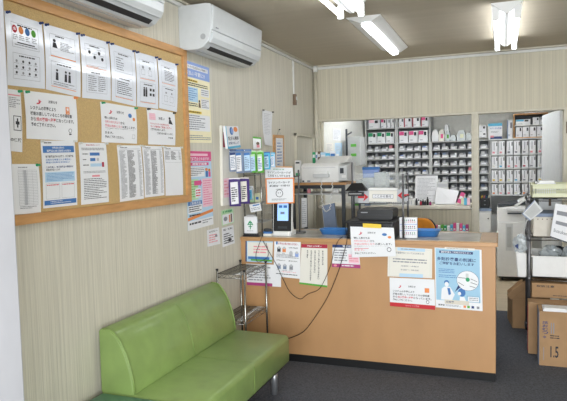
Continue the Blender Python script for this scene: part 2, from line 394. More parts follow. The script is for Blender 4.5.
for k, (pix, lab) in enumerate(sl):
    s = bsheet(pix, 'sleeve', k, .006)
    s.frame(.14, .12, .86, .46, .0012, 'inkg'); s.frame(.14, .54, .86, .9, .0012, 'inkg')
    s.lines(.3, .13, .72, .17, 1, 'ink'); s.lines(.3, .56, .72, .60, 1, 'ink')
    if k == 0:
        for i, c in enumerate(('red', 'orange', 'blue', 'greenp')): s.disc(.22+.17*i, .21, .065, .055, c, 2)
        s.text(.18, .18, .26, .23, '会', 'paper', 3)
        for i in range(4): s.lines(.16+.17*i, .28, .29+.17*i, .36, 3, 'inkg')
        s.rect(.27, .385, .74, .40, 'ink', 2); s.lines(.2, .41, .8, .44, 1, 'inkg')
        for i in range(4):
            for j in range(3): s.disc(.23+.17*i, .65+.08*j, .028, .02, 'ink' if (i+j) % 3 else 'inkg', 2, 8); s.lines(.17+.17*i, .675+.08*j, .29+.17*i, .69+.08*j, 1, 'inkg')
    elif k == 1:
        s.rect(.14, .455, .86, .47, 'orange', 2); s.rect(.14, .92, .86, .93, 'orange', 2)
        s.disc(.26, .22, .04, .025, 'ink', 2); s.poly([(.2,.33),(.22,.25),(.3,.25),(.34,.33)], 'ink', 2)
        s.lines(.42, .22, .82, .36, 6, 'inkg')
        for cx in (.3, .55, .66): s.disc(cx, .67, .03, .02, 'ink', 2); s.poly([(cx-.04,.82),(cx-.03,.70),(cx+.03,.70),(cx+.04,.82)], 'ink', 2)
        s.lines(.2, .84, .8, .9, 2, 'inkg')
    elif k == 2:
        for cx, cy in ((.28,.25),(.45,.32),(.62,.24),(.72,.33)): s.disc(cx, cy, .045, .03, 'ink', 2); s.lines(cx-.08, cy-.06, cx+.08, cy-.04, 1, 'inkg')
        s.lines(.15, .47, .85, .51, 2, 'orange'); s.lines(.2, .62, .48, .88, 8, 'inkg'); s.lines(.54, .62, .8, .88, 8, 'ink', .3)
    elif k == 3:
        s.lines(.2, .2, .5, .44, 6, 'inkg'); s.lines(.2, .62, .8, .86, 7, 'ink', .35); s.rect(.14, .905, .86, .915, 'orange', 2)
    elif k == 4:
        for cx in (.3, .62): s.disc(cx, .26, .05, .03, 'inkg', 2); s.frame(cx-.08, .3, cx+.08, .4, .001, 'ink', 2)
        s.rect(.14, .47, .86, .48, 'orange', 2); s.rect(.14, .905, .86, .915, 'orange', 2)
        for cx in (.32, .42): s.disc(cx, .64, .035, .018, 'ink', 2); s.rect(cx-.04, .66, cx+.04, .8, 'ink', 2)
        for cx in (.62, .76):
            for cy in (.66, .75): s.rect(cx-.045, cy-.025, cx+.045, cy+.025, 'ink', 2)
    else:
        s.lines(.3, .2, .8, .42, 7, 'ink', .35); s.rect(.14, .47, .86, .48, 'orange', 2)
        for cx in (.35, .66): s.disc(cx, .66, .04, .022, 'inkg', 2); s.frame(cx-.09, .72, cx+.09, .84, .001, 'ink', 2)
    o = s.done('laminated_notice', lab, 'notice', 'laminated notices in the corkboard top row')
    pin(o, s.pt(.06, .012), 'navy'); pin(o, s.pt(.95, .012), 'navy')
# hand-sized announcements in the second row
s = bsheet([(23.7,90.2),(75.7,96.7),(77.6,141.2),(26.7,138.6)], seed=11)
s.text(.43,.15,.6,.22,'お知らせ'); s.text(.2,.16,.3,.26,'♪','red'); s.rect(.76,.26,.84,.42,'orange'); s.text(.775,.28,.825,.40,'薬','paper',3)
s.text(.08,.30,.56,.385,'システムの変更により'); s.text(.08,.42,.88,.50,'機能お渡ししているところの領収書')
s.text(.08,.535,.17,.615,'から'); s.text(.18,.535,.55,.615,'紙の薬袋へ変更','red'); s.text(.56,.535,.92,.615,'になっています。'); s.text(.08,.65,.54,.73,'予めご了承ください。')
s.disc(.84,.78,.035,.05,'ink'); s.disc(.84,.78,.027,.04,'paper',2); s.rect(.815,.84,.865,.87,'ink',2)
o = s.done('notice', 'white announcement with heading, one red phrase and a light bulb sketch, second row', 'notice'); pin(o, s.pt(.04,.03), 'emer'); pin(o, s.pt(.97,.03), 'orange')
s = bsheet([(100.2,101.7),(135.8,107.7),(137,143.7),(101.7,142.2)], seed=12)
s.text(.42,.16,.62,.24,'お知らせ'); s.text(.2,.17,.3,.27,'♪','red'); s.disc(.8,.25,.055,.06,'blue'); s.disc(.91,.34,.04,.05,'orange')
s.text(.08,.34,.42,.41,'物価上昇のため'); s.text(.08,.44,.5,.51,'令和六年六月より','redl'); s.text(.51,.44,.62,.51,'から'); s.text(.08,.54,.55,.61,'薬袋は有料となり','redl'); s.text(.56,.54,.95,.61,'お渡しします。')
s.text(.08,.63,.9,.70,'薬袋を御入用の方はお持ちいただ'); s.text(.08,.72,.3,.78,'きます。'); s.text(.08,.82,.6,.89,'予めご了承ください。'); s.frame(.85,.76,.93,.87,.001,'ink')
o = s.done('notice', 'white announcement with a blue and an orange dot, middle of the second row', 'notice'); pin(o, s.pt(.05,.02), 'emer'); pin(o, s.pt(.97,.02), 'emer')
s = bsheet([(146.7,108.2),(174.5,112.7),(175.2,145.4),(148.2,144.3)], seed=13)
s.text(.38,.2,.6,.28,'お願い'); s.rect(.06,.12,.27,.3,'pinkl'); s.grid(.06,.12,.27,.3,3,3,'redl'); s.disc(.79,.2,.04,.04,'ink'); s.poly([(.74,.36),(.77,.24),(.83,.24),(.9,.38)],'ink')
s.text(.08,.38,.75,.44,'マイナンバーカードをお持ちの方は','red'); s.text(.08,.46,.86,.52,'マイナ受付をご利用ください。','red'); s.text(.08,.54,.6,.60,'ご提示をお願いします。'); s.text(.3,.64,.9,.70,'ご協力をお願いします。'); s.text(.72,.76,.9,.81,'薬局長')
o = s.done('notice', 'white announcement with a small pink grid and two red lines, right of second row', 'notice'); pin(o, s.pt(.03,.02), 'black'); pin(o, s.pt(.95,.02), 'black')
s = bsheet([(2.5,88),(20.3,90.4),(22.3,152.2),(5,150.5)], seed=14); s.rect(.1,.08,.95,.1,'redl'); s.lines(.3,.12,.92,.3,6,'inkg'); s.frame(.5,.42,.95,.66,.003,'ink'); s.rect(.62,.51,.84,.56,'ink',2); s.rect(.69,.46,.77,.61,'ink',2); s.text(.3,.78,.95,.84,'の保険')
o = s.done('notice', 'white notice with a first aid case icon half hidden by the post', 'notice'); pin(o, s.pt(.9,.02), 'emer')
s = bsheet([(8,164),(38.5,164),(41,213),(10.5,215)], seed=15); s.grid(.28,.12,.9,.82,4,22,'inkg'); s.rect(.46,.12,.56,.82,'inkl'); s.lines(.3,.84,.85,.9,2,'inkg'); s.lines(.3,.05,.6,.09,1,'inkg')
o = s.done('price_list', 'white ruled table of figures pinned at the bottom left of the corkboard', 'notice'); pin(o, s.pt(.93,.02), 'emer')
s = bsheet([(40.6,140.6),(74.5,140.6),(77.3,204.9),(43.4,208.5)], seed=16)
s.lines(.08,.02,.3,.05,1,'ink'); s.rect(.04,.08,.96,.18,'blue'); s.text(.3,.09,.66,.125,'令和6年10月から','paper'); s.text(.15,.135,.86,.17,'医薬品の自己負担の仕組み','paper')
s.text(.1,.22,.92,.255,'後発医薬品があるお薬で、先発医薬品'); s.text(.1,.27,.85,.30,'の処方を希望される場合は、','blue'); s.text(.1,.31,.8,.34,'特別の料金をお支払い','blue')
s.text(.1,.38,.9,.41,'この機会に、後発医薬品の積極的な','navy'); s.text(.1,.42,.5,.45,'利用をお願いします')
s.rect(.06,.47,.94,.62,'bluel'); s.lines(.1,.485,.9,.61,6,'blue',.3)
s.frame(.08,.64,.47,.87,.001,'inkg'); s.frame(.53,.64,.92,.87,.001,'inkg'); s.lines(.1,.65,.45,.68,1,'red'); s.lines(.55,.65,.9,.68,1,'red')
s.rect(.03,.89,.97,.96,'blue'); s.lines(.2,.90,.8,.95,2,'paper',.35)
o = s.done('poster', 'white and blue poster with a blue title band on the corkboard', 'poster'); pin(o, s.pt(.02,.01), 'conduit'); pin(o, s.pt(.98,.01), 'conduit')
s = bsheet([(78.5,142.6),(105.9,143),(108.9,201.9),(81.3,204.9)], seed=17)
s.text(.25,.025,.75,.05,'特別の料金について','crimson'); s.lines(.08,.08,.9,.13,2,'ink',.35)
for k, (x1, c) in enumerate(((.72,'blue'),(.55,'blue'),(.8,'bluel'))): s.rect(.36,.16+.09*k,x1,.21+.09*k,c); s.lines(.1,.17+.09*k,.3,.2+.09*k,1,'ink')
s.rect(.6,.25,.68,.30,'inkl'); s.rect(.78,.32,.86,.4,'crimson',2); s.lines(.1,.46,.9,.5,2,'inkg'); s.rect(.4,.53,.68,.56,'redl')
s.lines(.1,.58,.92,.93,12,'ink',.35)
o = s.done('poster', 'white sheet with blue bars and dense text beside the blue-banded poster', 'poster'); pin(o, s.pt(.03,.01), 'conduit'); pin(o, s.pt(.97,.01), 'conduit')
for k, (pix, lab) in enumerate([([(116.9,145.3),(140.8,145.3),(144,198.6),(120.2,201.9)], 'printed list with wide text columns, left of the three lists at bottom right'),
                ([(141.9,145.7),(162.1,146.2),(164.5,195.2),(144.9,197.6)], 'printed list of dense rows between the two other lists on the corkboard'),
                ([(163.2,146.6),(180.8,147.1),(183.2,194.8),(165.7,195.7)], 'mostly blank printed list at the bottom right of the corkboard')]):
    s = bsheet(pix, 'paper', 20+k)
    s.text(.08,.03,.4,.05,'調剤報酬点数表') ; s.rect(.08,.065,.95,.07,'inkg')
    n = 44 if k < 2 else 9
    s.lines(.06,.09,.3,.09+.86*n/44,n,'inkg',.5); s.lines(.38,.09,.66,.09+.86*n/44,n,'ink',.5); s.lines(.82,.09,.95,.09+.86*n/44,n,'inkg',.4)
    if k == 2: s.frame(.06,.2,.94,.32,.001,'inkg')
    o = s.done('printed_list', lab, 'notice', 'printed lists at the bottom right of the corkboard'); pin(o, s.pt(.04,.01), 'conduit'); pin(o, s.pt(.96,.01), 'conduit')

# ================================================================== posters on the left wall
s = Sheet(corners([(183.5,59.5),(209,68),(211.8,143),(186.3,142.7)], x=.003), 'cream', seed=30)
s.rect(0,0,1,.19,'peri'); s.rect(.1,.035,.93,.085,'paper',2); s.text(.14,.045,.88,.075,'マイナ保険証のご利用で',lv=3); s.text(.06,.11,.8,.165,'支払い不要に!?','paper',3)
s.rect(.05,.215,.5,.24,'yellow'); s.text(.08,.218,.46,.237,'限度額適用',lv=3); s.lines(.06,.25,.9,.30,2,'ink')
s.rect(.06,.31,.5,.49,'bluel'); s.lines(.1,.32,.46,.48,6,'blue',.3); s.rect(.62,.30,.95,.40,'paper'); s.lines(.64,.31,.93,.39,3,'inkg'); s.rect(.62,.43,.95,.56,'paper'); s.lines(.64,.44,.93,.55,5,'inkg')
s.disc(.55,.47,.03,.018,'ink'); s.poly([(.51,.55),(.52,.49),(.58,.49),(.6,.55)],'brownsw'); s.lines(.06,.5,.48,.55,2,'ink')
s.rect(.05,.60,.62,.63,'yellow'); s.text(.08,.605,.58,.625,'高齢受給者証',lv=3); s.rect(.05,.645,.95,.85,'paper'); s.lines(.08,.65,.75,.84,7,'inkg'); s.lines(.06,.9,.95,.97,3,'inkg')
s.done('poster', 'tall blue and yellow poster on the wall just right of the corkboard', 'poster')
s = Sheet(corners([(186.6,151),(210.8,151.6),(213.5,224.3),(188,231.2)], x=.003), 'bluel', seed=31)
s.rect(0,0,1,.13,'pink'); s.rect(.1,.03,.85,.06,'pinkl',2); s.text(.02,.075,.98,.12,'保険証廃止されますが…','paper',3)
s.rect(.1,.145,.88,.185,'pink'); s.text(.2,.15,.8,.18,'資格確認書','paper',3); s.rect(.04,.20,.7,.33,'paper'); s.lines(.06,.21,.68,.32,5,'ink',.35)
s.disc(.78,.24,.06,.02,'orange'); s.rect(.74,.26,.84,.34,'blue',2); s.disc(.9,.25,.05,.02,'ochair'); s.rect(.86,.27,.95,.34,'pink',2)
s.rect(.0,.36,.42,.62,'greenl'); s.lines(.04,.38,.4,.6,7,'greenp',.25); s.rect(.58,.36,1,.74,'pinkl'); s.lines(.62,.38,.97,.72,11,'pink',.25)
s.rect(.26,.38,.5,.44,'pink',3); s.poly([(.5,.36),(.5,.46),(.57,.41)],'pink',3); s.rect(.3,.48,.52,.6,'paper',3); s.lines(.32,.49,.5,.59,3,'red',.5,4)
s.rect(.02,.64,.55,.69,'blue'); s.text(.08,.645,.5,.685,'ご利用方法','paper',3); s.rect(.02,.69,.55,.79,'paper'); s.lines(.04,.7,.52,.78,3,'ink')
s.poly([(0,.84),(1,.78),(1,.82),(0,.88)],'orange',2); s.rect(0,.885,1,1,'paper'); s.lines(.06,.90,.5,.95,1,'ink'); s.lines(.55,.90,.95,.96,2,'inkg'); s.lines(.06,.8,.5,.84,1,'ink')
s.done('poster', 'tall pink and light blue poster on the wall below the blue and yellow one', 'poster')
s = Sheet(corners([(207,230.3),(219,227.3),(220.4,243.8),(207.7,246.8)], x=.003), 'paper', seed=32); s.text(.15,.1,.85,.2,'お客様へ'); s.lines(.12,.3,.88,.85,4,'redl'); s.disc(.7,.45,.1,.08,'inkg',3)
s.done('notice', 'small square white notice with pale red print, low on the wall, left one', 'notice')
s = Sheet(corners([(222,228),(233.3,225),(234.8,243.2),(222.7,247.4)], x=.003), 'paper', seed=33); s.text(.1,.08,.9,.2,'禁煙・飲食禁止'); s.lines(.1,.32,.9,.9,5,'ink'); s.disc(.6,.72,.16,.08,'ink',3)
s.done('notice', 'small white notice with black print, low on the wall beside the counter end', 'notice')
s = Sheet(corners([(221.3,210.8),(233.0,208),(234,222.5),(222.2,226)], x=.003), 'greenl', seed=34); s.rect(.05,.3,.95,.95,'paper'); s.text(.1,.05,.9,.22,'健康相談','emer'); s.disc(.3,.6,.16,.15,'inkg',2); s.rect(.6,.4,.7,.9,'orange',2); s.rect(.75,.35,.86,.9,'brownsw',2)
s.done('notice', 'small pale green leaflet with pictures fixed above the black-print notice', 'notice')
s = Sheet(corners([(262.3,109.7),(272.7,111.9),(272.2,146),(265,144.8)], x=.012), 'paper', bow=-.008, seed=35); s.lines(.15,.08,.85,.7,14,'inkl',.3)
o = s.done('notice', 'narrow curling white sheet with faint print hung on the bare wall', 'notice'); pin(o, s.pt(.04,.01,-.002), 'black'); pin(o, s.pt(.96,.01,-.002), 'black')
# clipboard hung on the wall, wall pin
c = corners([(273.9,134.7),(284.1,135.4),(284.6,178),(274.4,180)], x=.012)
t = thing('clipboard', 'oak-framed chart of figures hanging by a string on the left wall', 'clipboard', (c[2]+c[3])/2)
s = Sheet(c, 'oak', .012); s.done('backing', '', parent=t)
s2 = Sheet([s.pt(.18,.07,.001), s.pt(.86,.07,.001), s.pt(.86,.97,.001), s.pt(.18,.97,.001)], 'paper', .0006, seed=36); s2.grid(.1,.06,.9,.9,3,12,'inkg'); s2.lines(.14,.1,.86,.86,10,'blue',.3); s2.done('chart', '', parent=t)
pt = P(279, 129.5, x=.006); MB().tube([s.pt(.3,0), pt, s.pt(.7,0)], .0012, 'inkg').cyl(pt, pt+Vector((.012,0,0)), .005, 'black', 8).build('hanging_string', t)
# conduit drop and switch
y = 5.405
struct('trim_9', MB().box((0, y-.012, 2.12), (.014, y+.012, 2.50), 'conduit'), .003)
t = thing('wall_switch', 'brown wall switch box at the foot of the thin conduit near the corner', 'switch', (0, y, 2.07))
MB().box((0, y-.022, 2.07), (.03, y+.015, 2.175), 'brownsw').build('switch_box', t, .003)
MB().box((.03, y-.008, 2.12), (.036, y+.008, 2.15), 'lgrey').build('rocker', t)
MB().tube([(.01, y+.018, 2.15), (.03, y+.035, 2.13), (.012, y+.02, 2.10), (.03, y+.04, 2.08)], .004, 'conduit').build('cord', t)

# ================================================================== benches
t = thing('waiting_bench', 'light green vinyl bench with a sloping backrest along the left wall', 'bench', (.3, 2.92, 0))
def rounded_profile(pts, r, seg=4):
    out = []; n = len(pts)
    for k in range(n):
        a = Vector(pts[k-1]); p = Vector(pts[k]); c = Vector(pts[(k+1) % n])
        rr = min(r[k] if isinstance(r, (list, tuple)) else r, (a-p).length*.45, (c-p).length*.45)
        p0 = p+(a-p).normalized()*rr; p1 = p+(c-p).normalized()*rr
        for q in range(seg+1):
            u = q/seg; v = p0*(1-u)**2+p*2*u*(1-u)+p1*u*u; out.append((v.x, v.y))
    return out
BY0, BY1 = 2.33, 3.51
b = MB(); b.prism(rounded_profile([(.03,.22),(.60,.20),(.60,.385),(.03,.395)], [.02,.03,.035,.02]), 1, BY0, BY1, 'green', True); o = b.build('seat', t, .012)
b = MB(); b.box((.6, 2.93, .215), (.602, 2.936, .37), 'greend'); b.box((.1, 2.93, .3925), (.585, 2.936, .3935), 'greend'); b.build('seam', o)
pr = rounded_profile([(.03,.385),(.225,.385),(.212,.50),(.165,.63),(.105,.705),(.03,.708)], [.01,.02,.12,.12,.04,.02], 5)
b = MB(); b.prism(pr, 1, BY0, BY1-.02, 'green', True); o = b.build('backrest', t, .012)
MB().tube([(x+.001, 2.93, z) for x, z in [(.224,.40),(.217,.46),(.205,.52),(.182,.59),(.155,.645),(.115,.695)]], .002, 'greend').build('seam', o)
for yy in (BY0+.006, BY1-.026): MB().tube([(x+.002, yy, z) for x, z in [(.224,.40),(.217,.46),(.205,.52),(.182,.59),(.155,.645),(.115,.695),(.09,.7065),(.05,.709)]], .0045, 'greend').build('piping', o)
b = MB(); b.box((.05, BY0+.03, .17), (.56, BY1-.03, .205), 'blackm'); b.build('under_frame', t)
for yy in (2.42, 3.455):
    for x in (.12, .51): MB().cyl((x, yy, 0), (x, yy, .19), .021, 'alu', 18).build('leg', t)
t = thing('backless_bench', 'dark green vinyl bench end at the bottom left corner of the picture', 'bench', (.32, 1.95, 0))
MB().prism(rounded_profile([(.035,.25),(.60,.25),(.60,.392),(.035,.392)], .03), 1, 1.62, 2.32, 'teal', True).build('seat', t, .012)
MB().box((.07, 1.66, .2), (.55, 2.26, .25), 'blackm').build('under_frame', t)
for yy in (1.72, 2.2):
    for x in (.13, .5): MB().cyl((x, yy, 0), (x, yy, .2), .021, 'alu', 16).build('leg', t)

# ================================================================== wire rack between bench and counter
t = thing('wire_rack', 'small chrome wire rack standing between the green bench and the counter', 'shelf rack', (.14, 3.83, 0))
rx0, rx1, ry0, ry1 = .025, .235, 3.63, 4.02
for x in (rx0, rx1):
    for yy in (ry0, ry1):
        MB().cyl((x, yy, 0), (x, yy, .765), .0075, 'steel', 10).cyl((x, yy, .765), (x, yy, .775), .0105, 'black', 10).build('post', t)
for z in (.74, .42, .12):
    b = MB()
    for zz in (z, z-.028):
        for p, q in (((rx0,ry0),(rx1,ry0)), ((rx1,ry0),(rx1,ry1)), ((rx1,ry1),(rx0,ry1)), ((rx0,ry1),(rx0,ry0))): b.cyl((*p, zz), (*q, zz), .0026, 'steel', 6)
    for k in range(1, 20): yy = ry0+(ry1-ry0)*k/20; b.cyl((rx0, yy, z), (rx1, yy, z), .0016, 'steel', 5)
    for k in (1, 2): x = rx0+(rx1-rx0)*k/3; b.cyl((x, ry0, z-.004), (x, ry1, z-.004), .003, 'steel', 6)
    for k in range(8):
        y0 = ry0+(ry1-ry0)*k/8; y1 = ry0+(ry1-ry0)*(k+1)/8; b.cyl((rx1, y0, z-(0 if k % 2 else .028)), (rx1, y1, z-(.028 if k % 2 else 0)), .0016, 'steel', 5)
        x0 = rx0+(rx1-rx0)*k/8; x1 = rx0+(rx1-rx0)*(k+1)/8; b.cyl((x0, ry0, z-(0 if k % 2 else .028)), (x1, ry0, z-(.028 if k % 2 else 0)), .0016, 'steel', 5)
    o = b.build('wire_shelf', t)

# ================================================================== reception counter
CY0, CY1, CX1, CZ = 4.08, 4.66, 1.862, .943
t = thing('reception_counter', 'long beech-fronted reception counter with a black plinth', 'counter', (.93, 4.37, 0))
b = MB(); b.box((.002, CY0+.012, .055), (CX1, CY0+.034, .916), 'beech'); b.build('front_panel', t)
MB().box((CX1-.022, CY0+.034, .055), (CX1, CY1-.02, .916), 'beech').build('side_panel', t)
MB().box((.002, CY0+.034, .5), (CX1-.03, CY1-.06, .52), 'beech').build('inner_shelf', t)
MB().box((.002, CY0+.006, 0), (CX1-.001, CY0+.03, .055), 'black').box((CX1-.024, CY0+.03, 0), (CX1-.001, CY1-.04, .055), 'black').build('plinth', t)
o = MB().box((.002, CY0, .915), (CX1+.015, CY1, CZ), 'edge').build('worktop', t, .003)
b = MB(); b.box((.004, CY0+.012, CZ), (CX1+.005, CY1-.01, CZ+.0012), 'topw'); b.box((.02, CY0+.05, CZ+.0012), (CX1-.10, CY1-.06, CZ+.0022), 'top'); b.build('laminate_surface', o)

YC = CY0+.009
def csheet(pix, base='paper', seed=0, off=0, bow=0.): return Sheet(corners(pix, y=YC-off), base, seed=seed, bow=bow)
# --- papers taped to the counter, left to right
s = csheet([(245.5,241),(273,241.5),(272,263),(245.5,261.5)], 'bluel', 40); s.rect(.08,.05,1,.72,'paper2'); s.rect(0,0,.05,1,'navy',2); s.lines(.3,.2,.95,.6,3,'redl'); s.rect(.1,.74,.9,.86,'blue',2); s.rect(.2,.86,1,.94,'greenp',2)
s.done('notice', 'pale blue edged leaflet on the counter front above the wire rack', 'notice')
s = csheet([(246,263.5),(281,265),(281,287),(247,285)], 'paper', 41); s.rect(0,.86,.75,1,'magenta'); s.lines(.05,.1,.7,.8,6,'inkg'); 
s.done('notice', 'white sheet with a magenta foot band on the counter behind the wire rack', 'notice')
s = Sheet([p+Vector((0,-.002,0)) for p in corners([(274.5,238),(300.8,239.5),(300,278.8),(273.5,276.2)], y=YC-.004)], 'paper', seed=42)
s.disc(.1,.12,.035,.05,'blue'); s.text(.15,.105,.92,.16,'お薬をお受け取りの皆様へ','crimson')
for k, (x, y, c) in enumerate([(.12,.22,'ink'),(.32,.22,'orange'),(.58,.32,'inkl'),(.8,.32,'peri'),(.14,.66,'slate'),(.36,.66,'slate'),(.6,.66,'inkg')]):
    s.rect(x, y+.02, x+.13, y+.13, c); s.disc(x+.065, y+.02, .05, .035, 'inkl', 2); s.lines(x-.02, y+.15, x+.16, y+.17, 1, 'ink')
s.text(.1,.55,.44,.58,'お薬手帳をお持ちの方'); s.text(.56,.21,.9,.24,'処方箋の有効期限'); s.text(.56,.55,.9,.58,'受付の流れ'); s.lines(.1,.4,.9,.5,3,'inkg'); s.text(.3,.84,.85,.87,'ご協力をお願いします','redl'); s.lines(.1,.9,.9,.94,1,'ink')
s.done('notice', 'white notice with little blue, orange and black pictures on the counter front, leftmost large sheet', 'notice')
s = csheet([(301.5,244),(327.4,244.5),(327.3,287.5),(299.3,284)], 'paper2', 43)
s.rect(.0,0,1,.09,'crimson'); s.text(.22,.025,.78,.065,'薬局からのお願い','paper'); s.rect(0,.955,1,1,'greenp')
for k, tx in enumerate(['安全管理のため', '皆様のご理解とご協力をお願い', 'お薬をお渡しするときに', 'お名前を確認させていただきます', '処方箋を']): s.vtext(.80-.145*k, .14, .86-.145*k, .14+.05*len(tx), tx)
s.done('notice', 'vertical-text notice with a crimson head band and green foot band', 'notice')
s = csheet([(332.5,244.5),(358,245),(360.6,268.4),(332,267)], 'paper', 44); s.rect(0,0,1,.13,'navy'); s.text(.4,.02,.95,.11,'電子処方箋','paper',3); s.rect(0,.84,1,1,'magenta'); s.disc(.12,.92,.06,.05,'redl',2); s.lines(.35,.87,.9,.97,1,'paper'); s.lines(.08,.2,.55,.75,5,'inkg'); s.rect(.6,.4,.98,.8,'pinkl'); s.lines(.62,.45,.95,.75,3,'redl')
s.done('notice', 'white card with navy head band and purple foot band, behind the printer notice', 'notice')
s = csheet([(388,246.5),(432.2,249),(432,278.3),(387.5,276.3)], 'paper2', 45); s.text(.12,.15,.82,.22,'処方箋受付についてのお知らせ','inkg'); s.lines(.12,.36,.88,.54,2,'inkg'); s.text(.3,.6,.7,.65,'月曜日〜金曜日','inkg'); s.text(.3,.73,.7,.78,'9:00〜18:00','inkg'); s.frame(.04,.05,.96,.97,.001,'inkl')
s.rect(.27,.88,.8,1,'bluel',2); s.rect(.22,.01,.84,.11,'bluel',2); s.lines(.3,.03,.8,.09,1,'inkg',.45,3)
s.done('notice', 'cream framed notice taped under the counter edge, over the red-footed sheet', 'notice')
s = csheet([(389.5,277.5),(434.5,279.6),(435.3,309.9),(390,306)], 'paper', 46, off=.0025)
s.rect(0,.86,1,1,'redb'); s.text(.35,.90,.65,.96,'かかりつけ薬局','redl',3); s.text(.42,.24,.58,.31,'お知らせ'); s.text(.2,.24,.27,.34,'♪','red'); s.rect(.78,.3,.88,.45,'orange'); s.text(.07,.42,.55,.49,'システムの変更により'); s.text(.07,.52,.88,.59,'機能お渡ししているところの領収書'); s.text(.07,.62,.17,.69,'から','ink'); s.text(.18,.62,.52,.69,'紙の薬袋へ変更','red'); s.text(.53,.62,.92,.69,'になっています。'); s.text(.07,.72,.5,.79,'予めご了承ください。'); s.disc(.84,.76,.035,.06,'ink'); s.disc(.84,.76,.026,.045,'paper',2)
s.done('notice', 'white announcement with a solid red foot band, right of the counter centre', 'notice')
# blue poster
s = csheet([(434.6,247.5),(481.5,249.8),(482.6,311.2),(435.6,307.2)], 'paper', 47)
s.rect(.02,.01,.96,.87,'bluep'); s.rect(.10,.045,.82,.085,'navy',2); s.text(.14,.05,.78,.08,'医療機関をご利用のみなさまへ','paper',3)
s.text(.05,.15,.88,.21,'多剤投薬量の削減に','navy',3); s.text(.10,.225,.84,.275,'ご理解をお願いします','navy',3)
s.lines(.08,.34,.42,.42,3,'blue',.35); s.lines(.08,.44,.48,.50,2,'blue',.35)
s.disc(.70,.52,.235,.165,'navy',2,28); s.disc(.70,.52,.229,.16,'paper',3,28); s.poly([(.50,.60),(.42,.72),(.55,.63)],'navy',3)
s.rect(.66,.40,.72,.47,'lgrey',4); s.disc(.70,.50,.045,.035,'emer',5)
for a in ((.50,.55,.62,.60),(.76,.48,.9,.52),(.76,.54,.9,.57),(.5,.47,.66,.475),(.74,.60,.86,.62)): s.poly([(a[0],a[1]),(a[2],a[3]),(a[2],a[3]+.008),(a[0],a[1]+.008)],'ink',4)
s.disc(.25,.57,.055,.04,'blue',2); s.disc(.25,.60,.045,.04,'paper',3); s.poly([(.12,.86),(.14,.68),(.2,.64),(.32,.64),(.42,.76),(.36,.86)],'paper',3); s.poly([(.26,.66),(.32,.66),(.34,.76),(.29,.78)],'blue',4)
s.disc(.57,.72,.08,.07,'blue',2); s.poly([(.52,.86),(.53,.79),(.62,.79),(.66,.86)],'paper',3); s.disc(.52,.74,.035,.03,'paper',3)
s.frame(.68,.77,.94,.87,.001,'navy',3); s.rect(.70,.78,.93,.86,'paper',2); s.lines(.72,.79,.91,.85,2,'inkg',.4,4)
s.rect(.2,.855,.72,.925,'beigep',4); s.text(.24,.875,.4,.905,'日本薬','navy',5)
s.text(.06,.935,.2,.965,'厚労省','ink',3); s.lines(.22,.935,.55,.97,2,'inkg')
for x, c in ((.6,'orange'),(.68,'greenp'),(.77,'navy'),(.88,'inkg')): s.rect(x,.93,x+.055,.97,c,2)
s.rect(.22,-.015,.86,.018,'paper2',5); s.lines(.26,-.008,.8,.012,1,'inkg',.5,6)
s.done('poster', 'large light blue poster with a round hand drawing on the right of the counter', 'poster')

# --- things on the counter
def on_counter(px, py): return P(px, py, z=CZ+.002)
ZC = CZ+.0025
# terminal (face reader)
t = thing('card_reader_terminal', 'white desktop terminal with a lit blue screen at the left end of counter', 'terminal', (.305, 4.22, ZC))
T = Matrix.Translation((.305, 4.20, ZC)) @ Matrix.Rotation(math.radians(-6), 4, 'X')
b = MB(Matrix.Translation((.305, 4.20, ZC))); b.rbox((-.075,-.02,0),(.075,.13,.035),'white',.02,2,4); b.prism([(-.075,.0),(.075,.0),(.07,.10),(-.07,.10)],1,.03,.07,'white'); b.build('base', t, .003)
b = MB(T); b.rbox((-.078,0,.012),(.078,.03,.27),'white',.012,1,4); b.build('housing', t, .002)
b = MB(T); b.rbox((-.072,-.003,.035),(.075,0,.266),'black',.008,1,4); b.build('display_bezel', t)
b = MB(T); b.box((-.04,-.0045,.115),(.05,-.003,.25),'screen'); b.box((-.028,-.0055,.215),(.0,-.0045,.235),'blue'); b.box((.01,-.0055,.215),(.04,-.0045,.235),'blue'); b.box((-.015,-.0055,.165),(.02,-.0045,.185),'slate'); b.build('screen', t)
b = MB(T); b.box((-.035,-.006,.055),(.04,-.003,.072),'dark'); b.build('card_slot', t)
# two-part sign over the terminal
t = thing('counter_sign', 'standing sign, white over orange-framed, above the lit terminal', 'sign', (.30, 4.21, ZC))
s = Sheet(corners([(265,166),(292.5,166.5),(293.3,178.5),(265.3,178)], y=4.165), 'paper', .003, seed=50); s.rect(0,0,1,.1,'oak'); s.text(.3,.2,.7,.32,'お知らせ','emer'); s.text(.08,.42,.92,.62,'マイナンバーカードが'); s.text(.1,.7,.9,.9,'保険証として使えます'); s.done('upper_card', '', parent=t)
s = Sheet(corners([(265.3,178.3),(294.2,177.5),(294.5,203.2),(266.3,204)], y=4.163), 'orange', .003, seed=51); s.rect(.045,.045,.955,.955,'paper'); s.text(.1,.13,.85,.22,'マイナンバーカード',lv=3); s.text(.14,.27,.85,.34,'顔認証で受付',lv=3); s.disc(.48,.6,.13,.15,'ink',2); s.disc(.48,.6,.11,.13,'paper',3); s.disc(.44,.58,.015,.02,'ink',4,8); s.disc(.52,.58,.015,.02,'ink',4,8); s.lines(.36,.42,.6,.46,1,'ink'); s.lines(.2,.8,.8,.88,2,'inkg'); s.done('orange_framed_card', '', parent=t)
b = MB(); b.cyl((.385, 4.39, ZC), (.385, 4.39, 1.45), .006, 'steeld'); b.cyl((.385, 4.39, 1.40), (.33, 4.17, 1.40), .005, 'steeld'); b.cyl((.385, 4.39, ZC), (.385, 4.39, ZC+.01), .05, 'steeld', 20); b.build('stand', t)

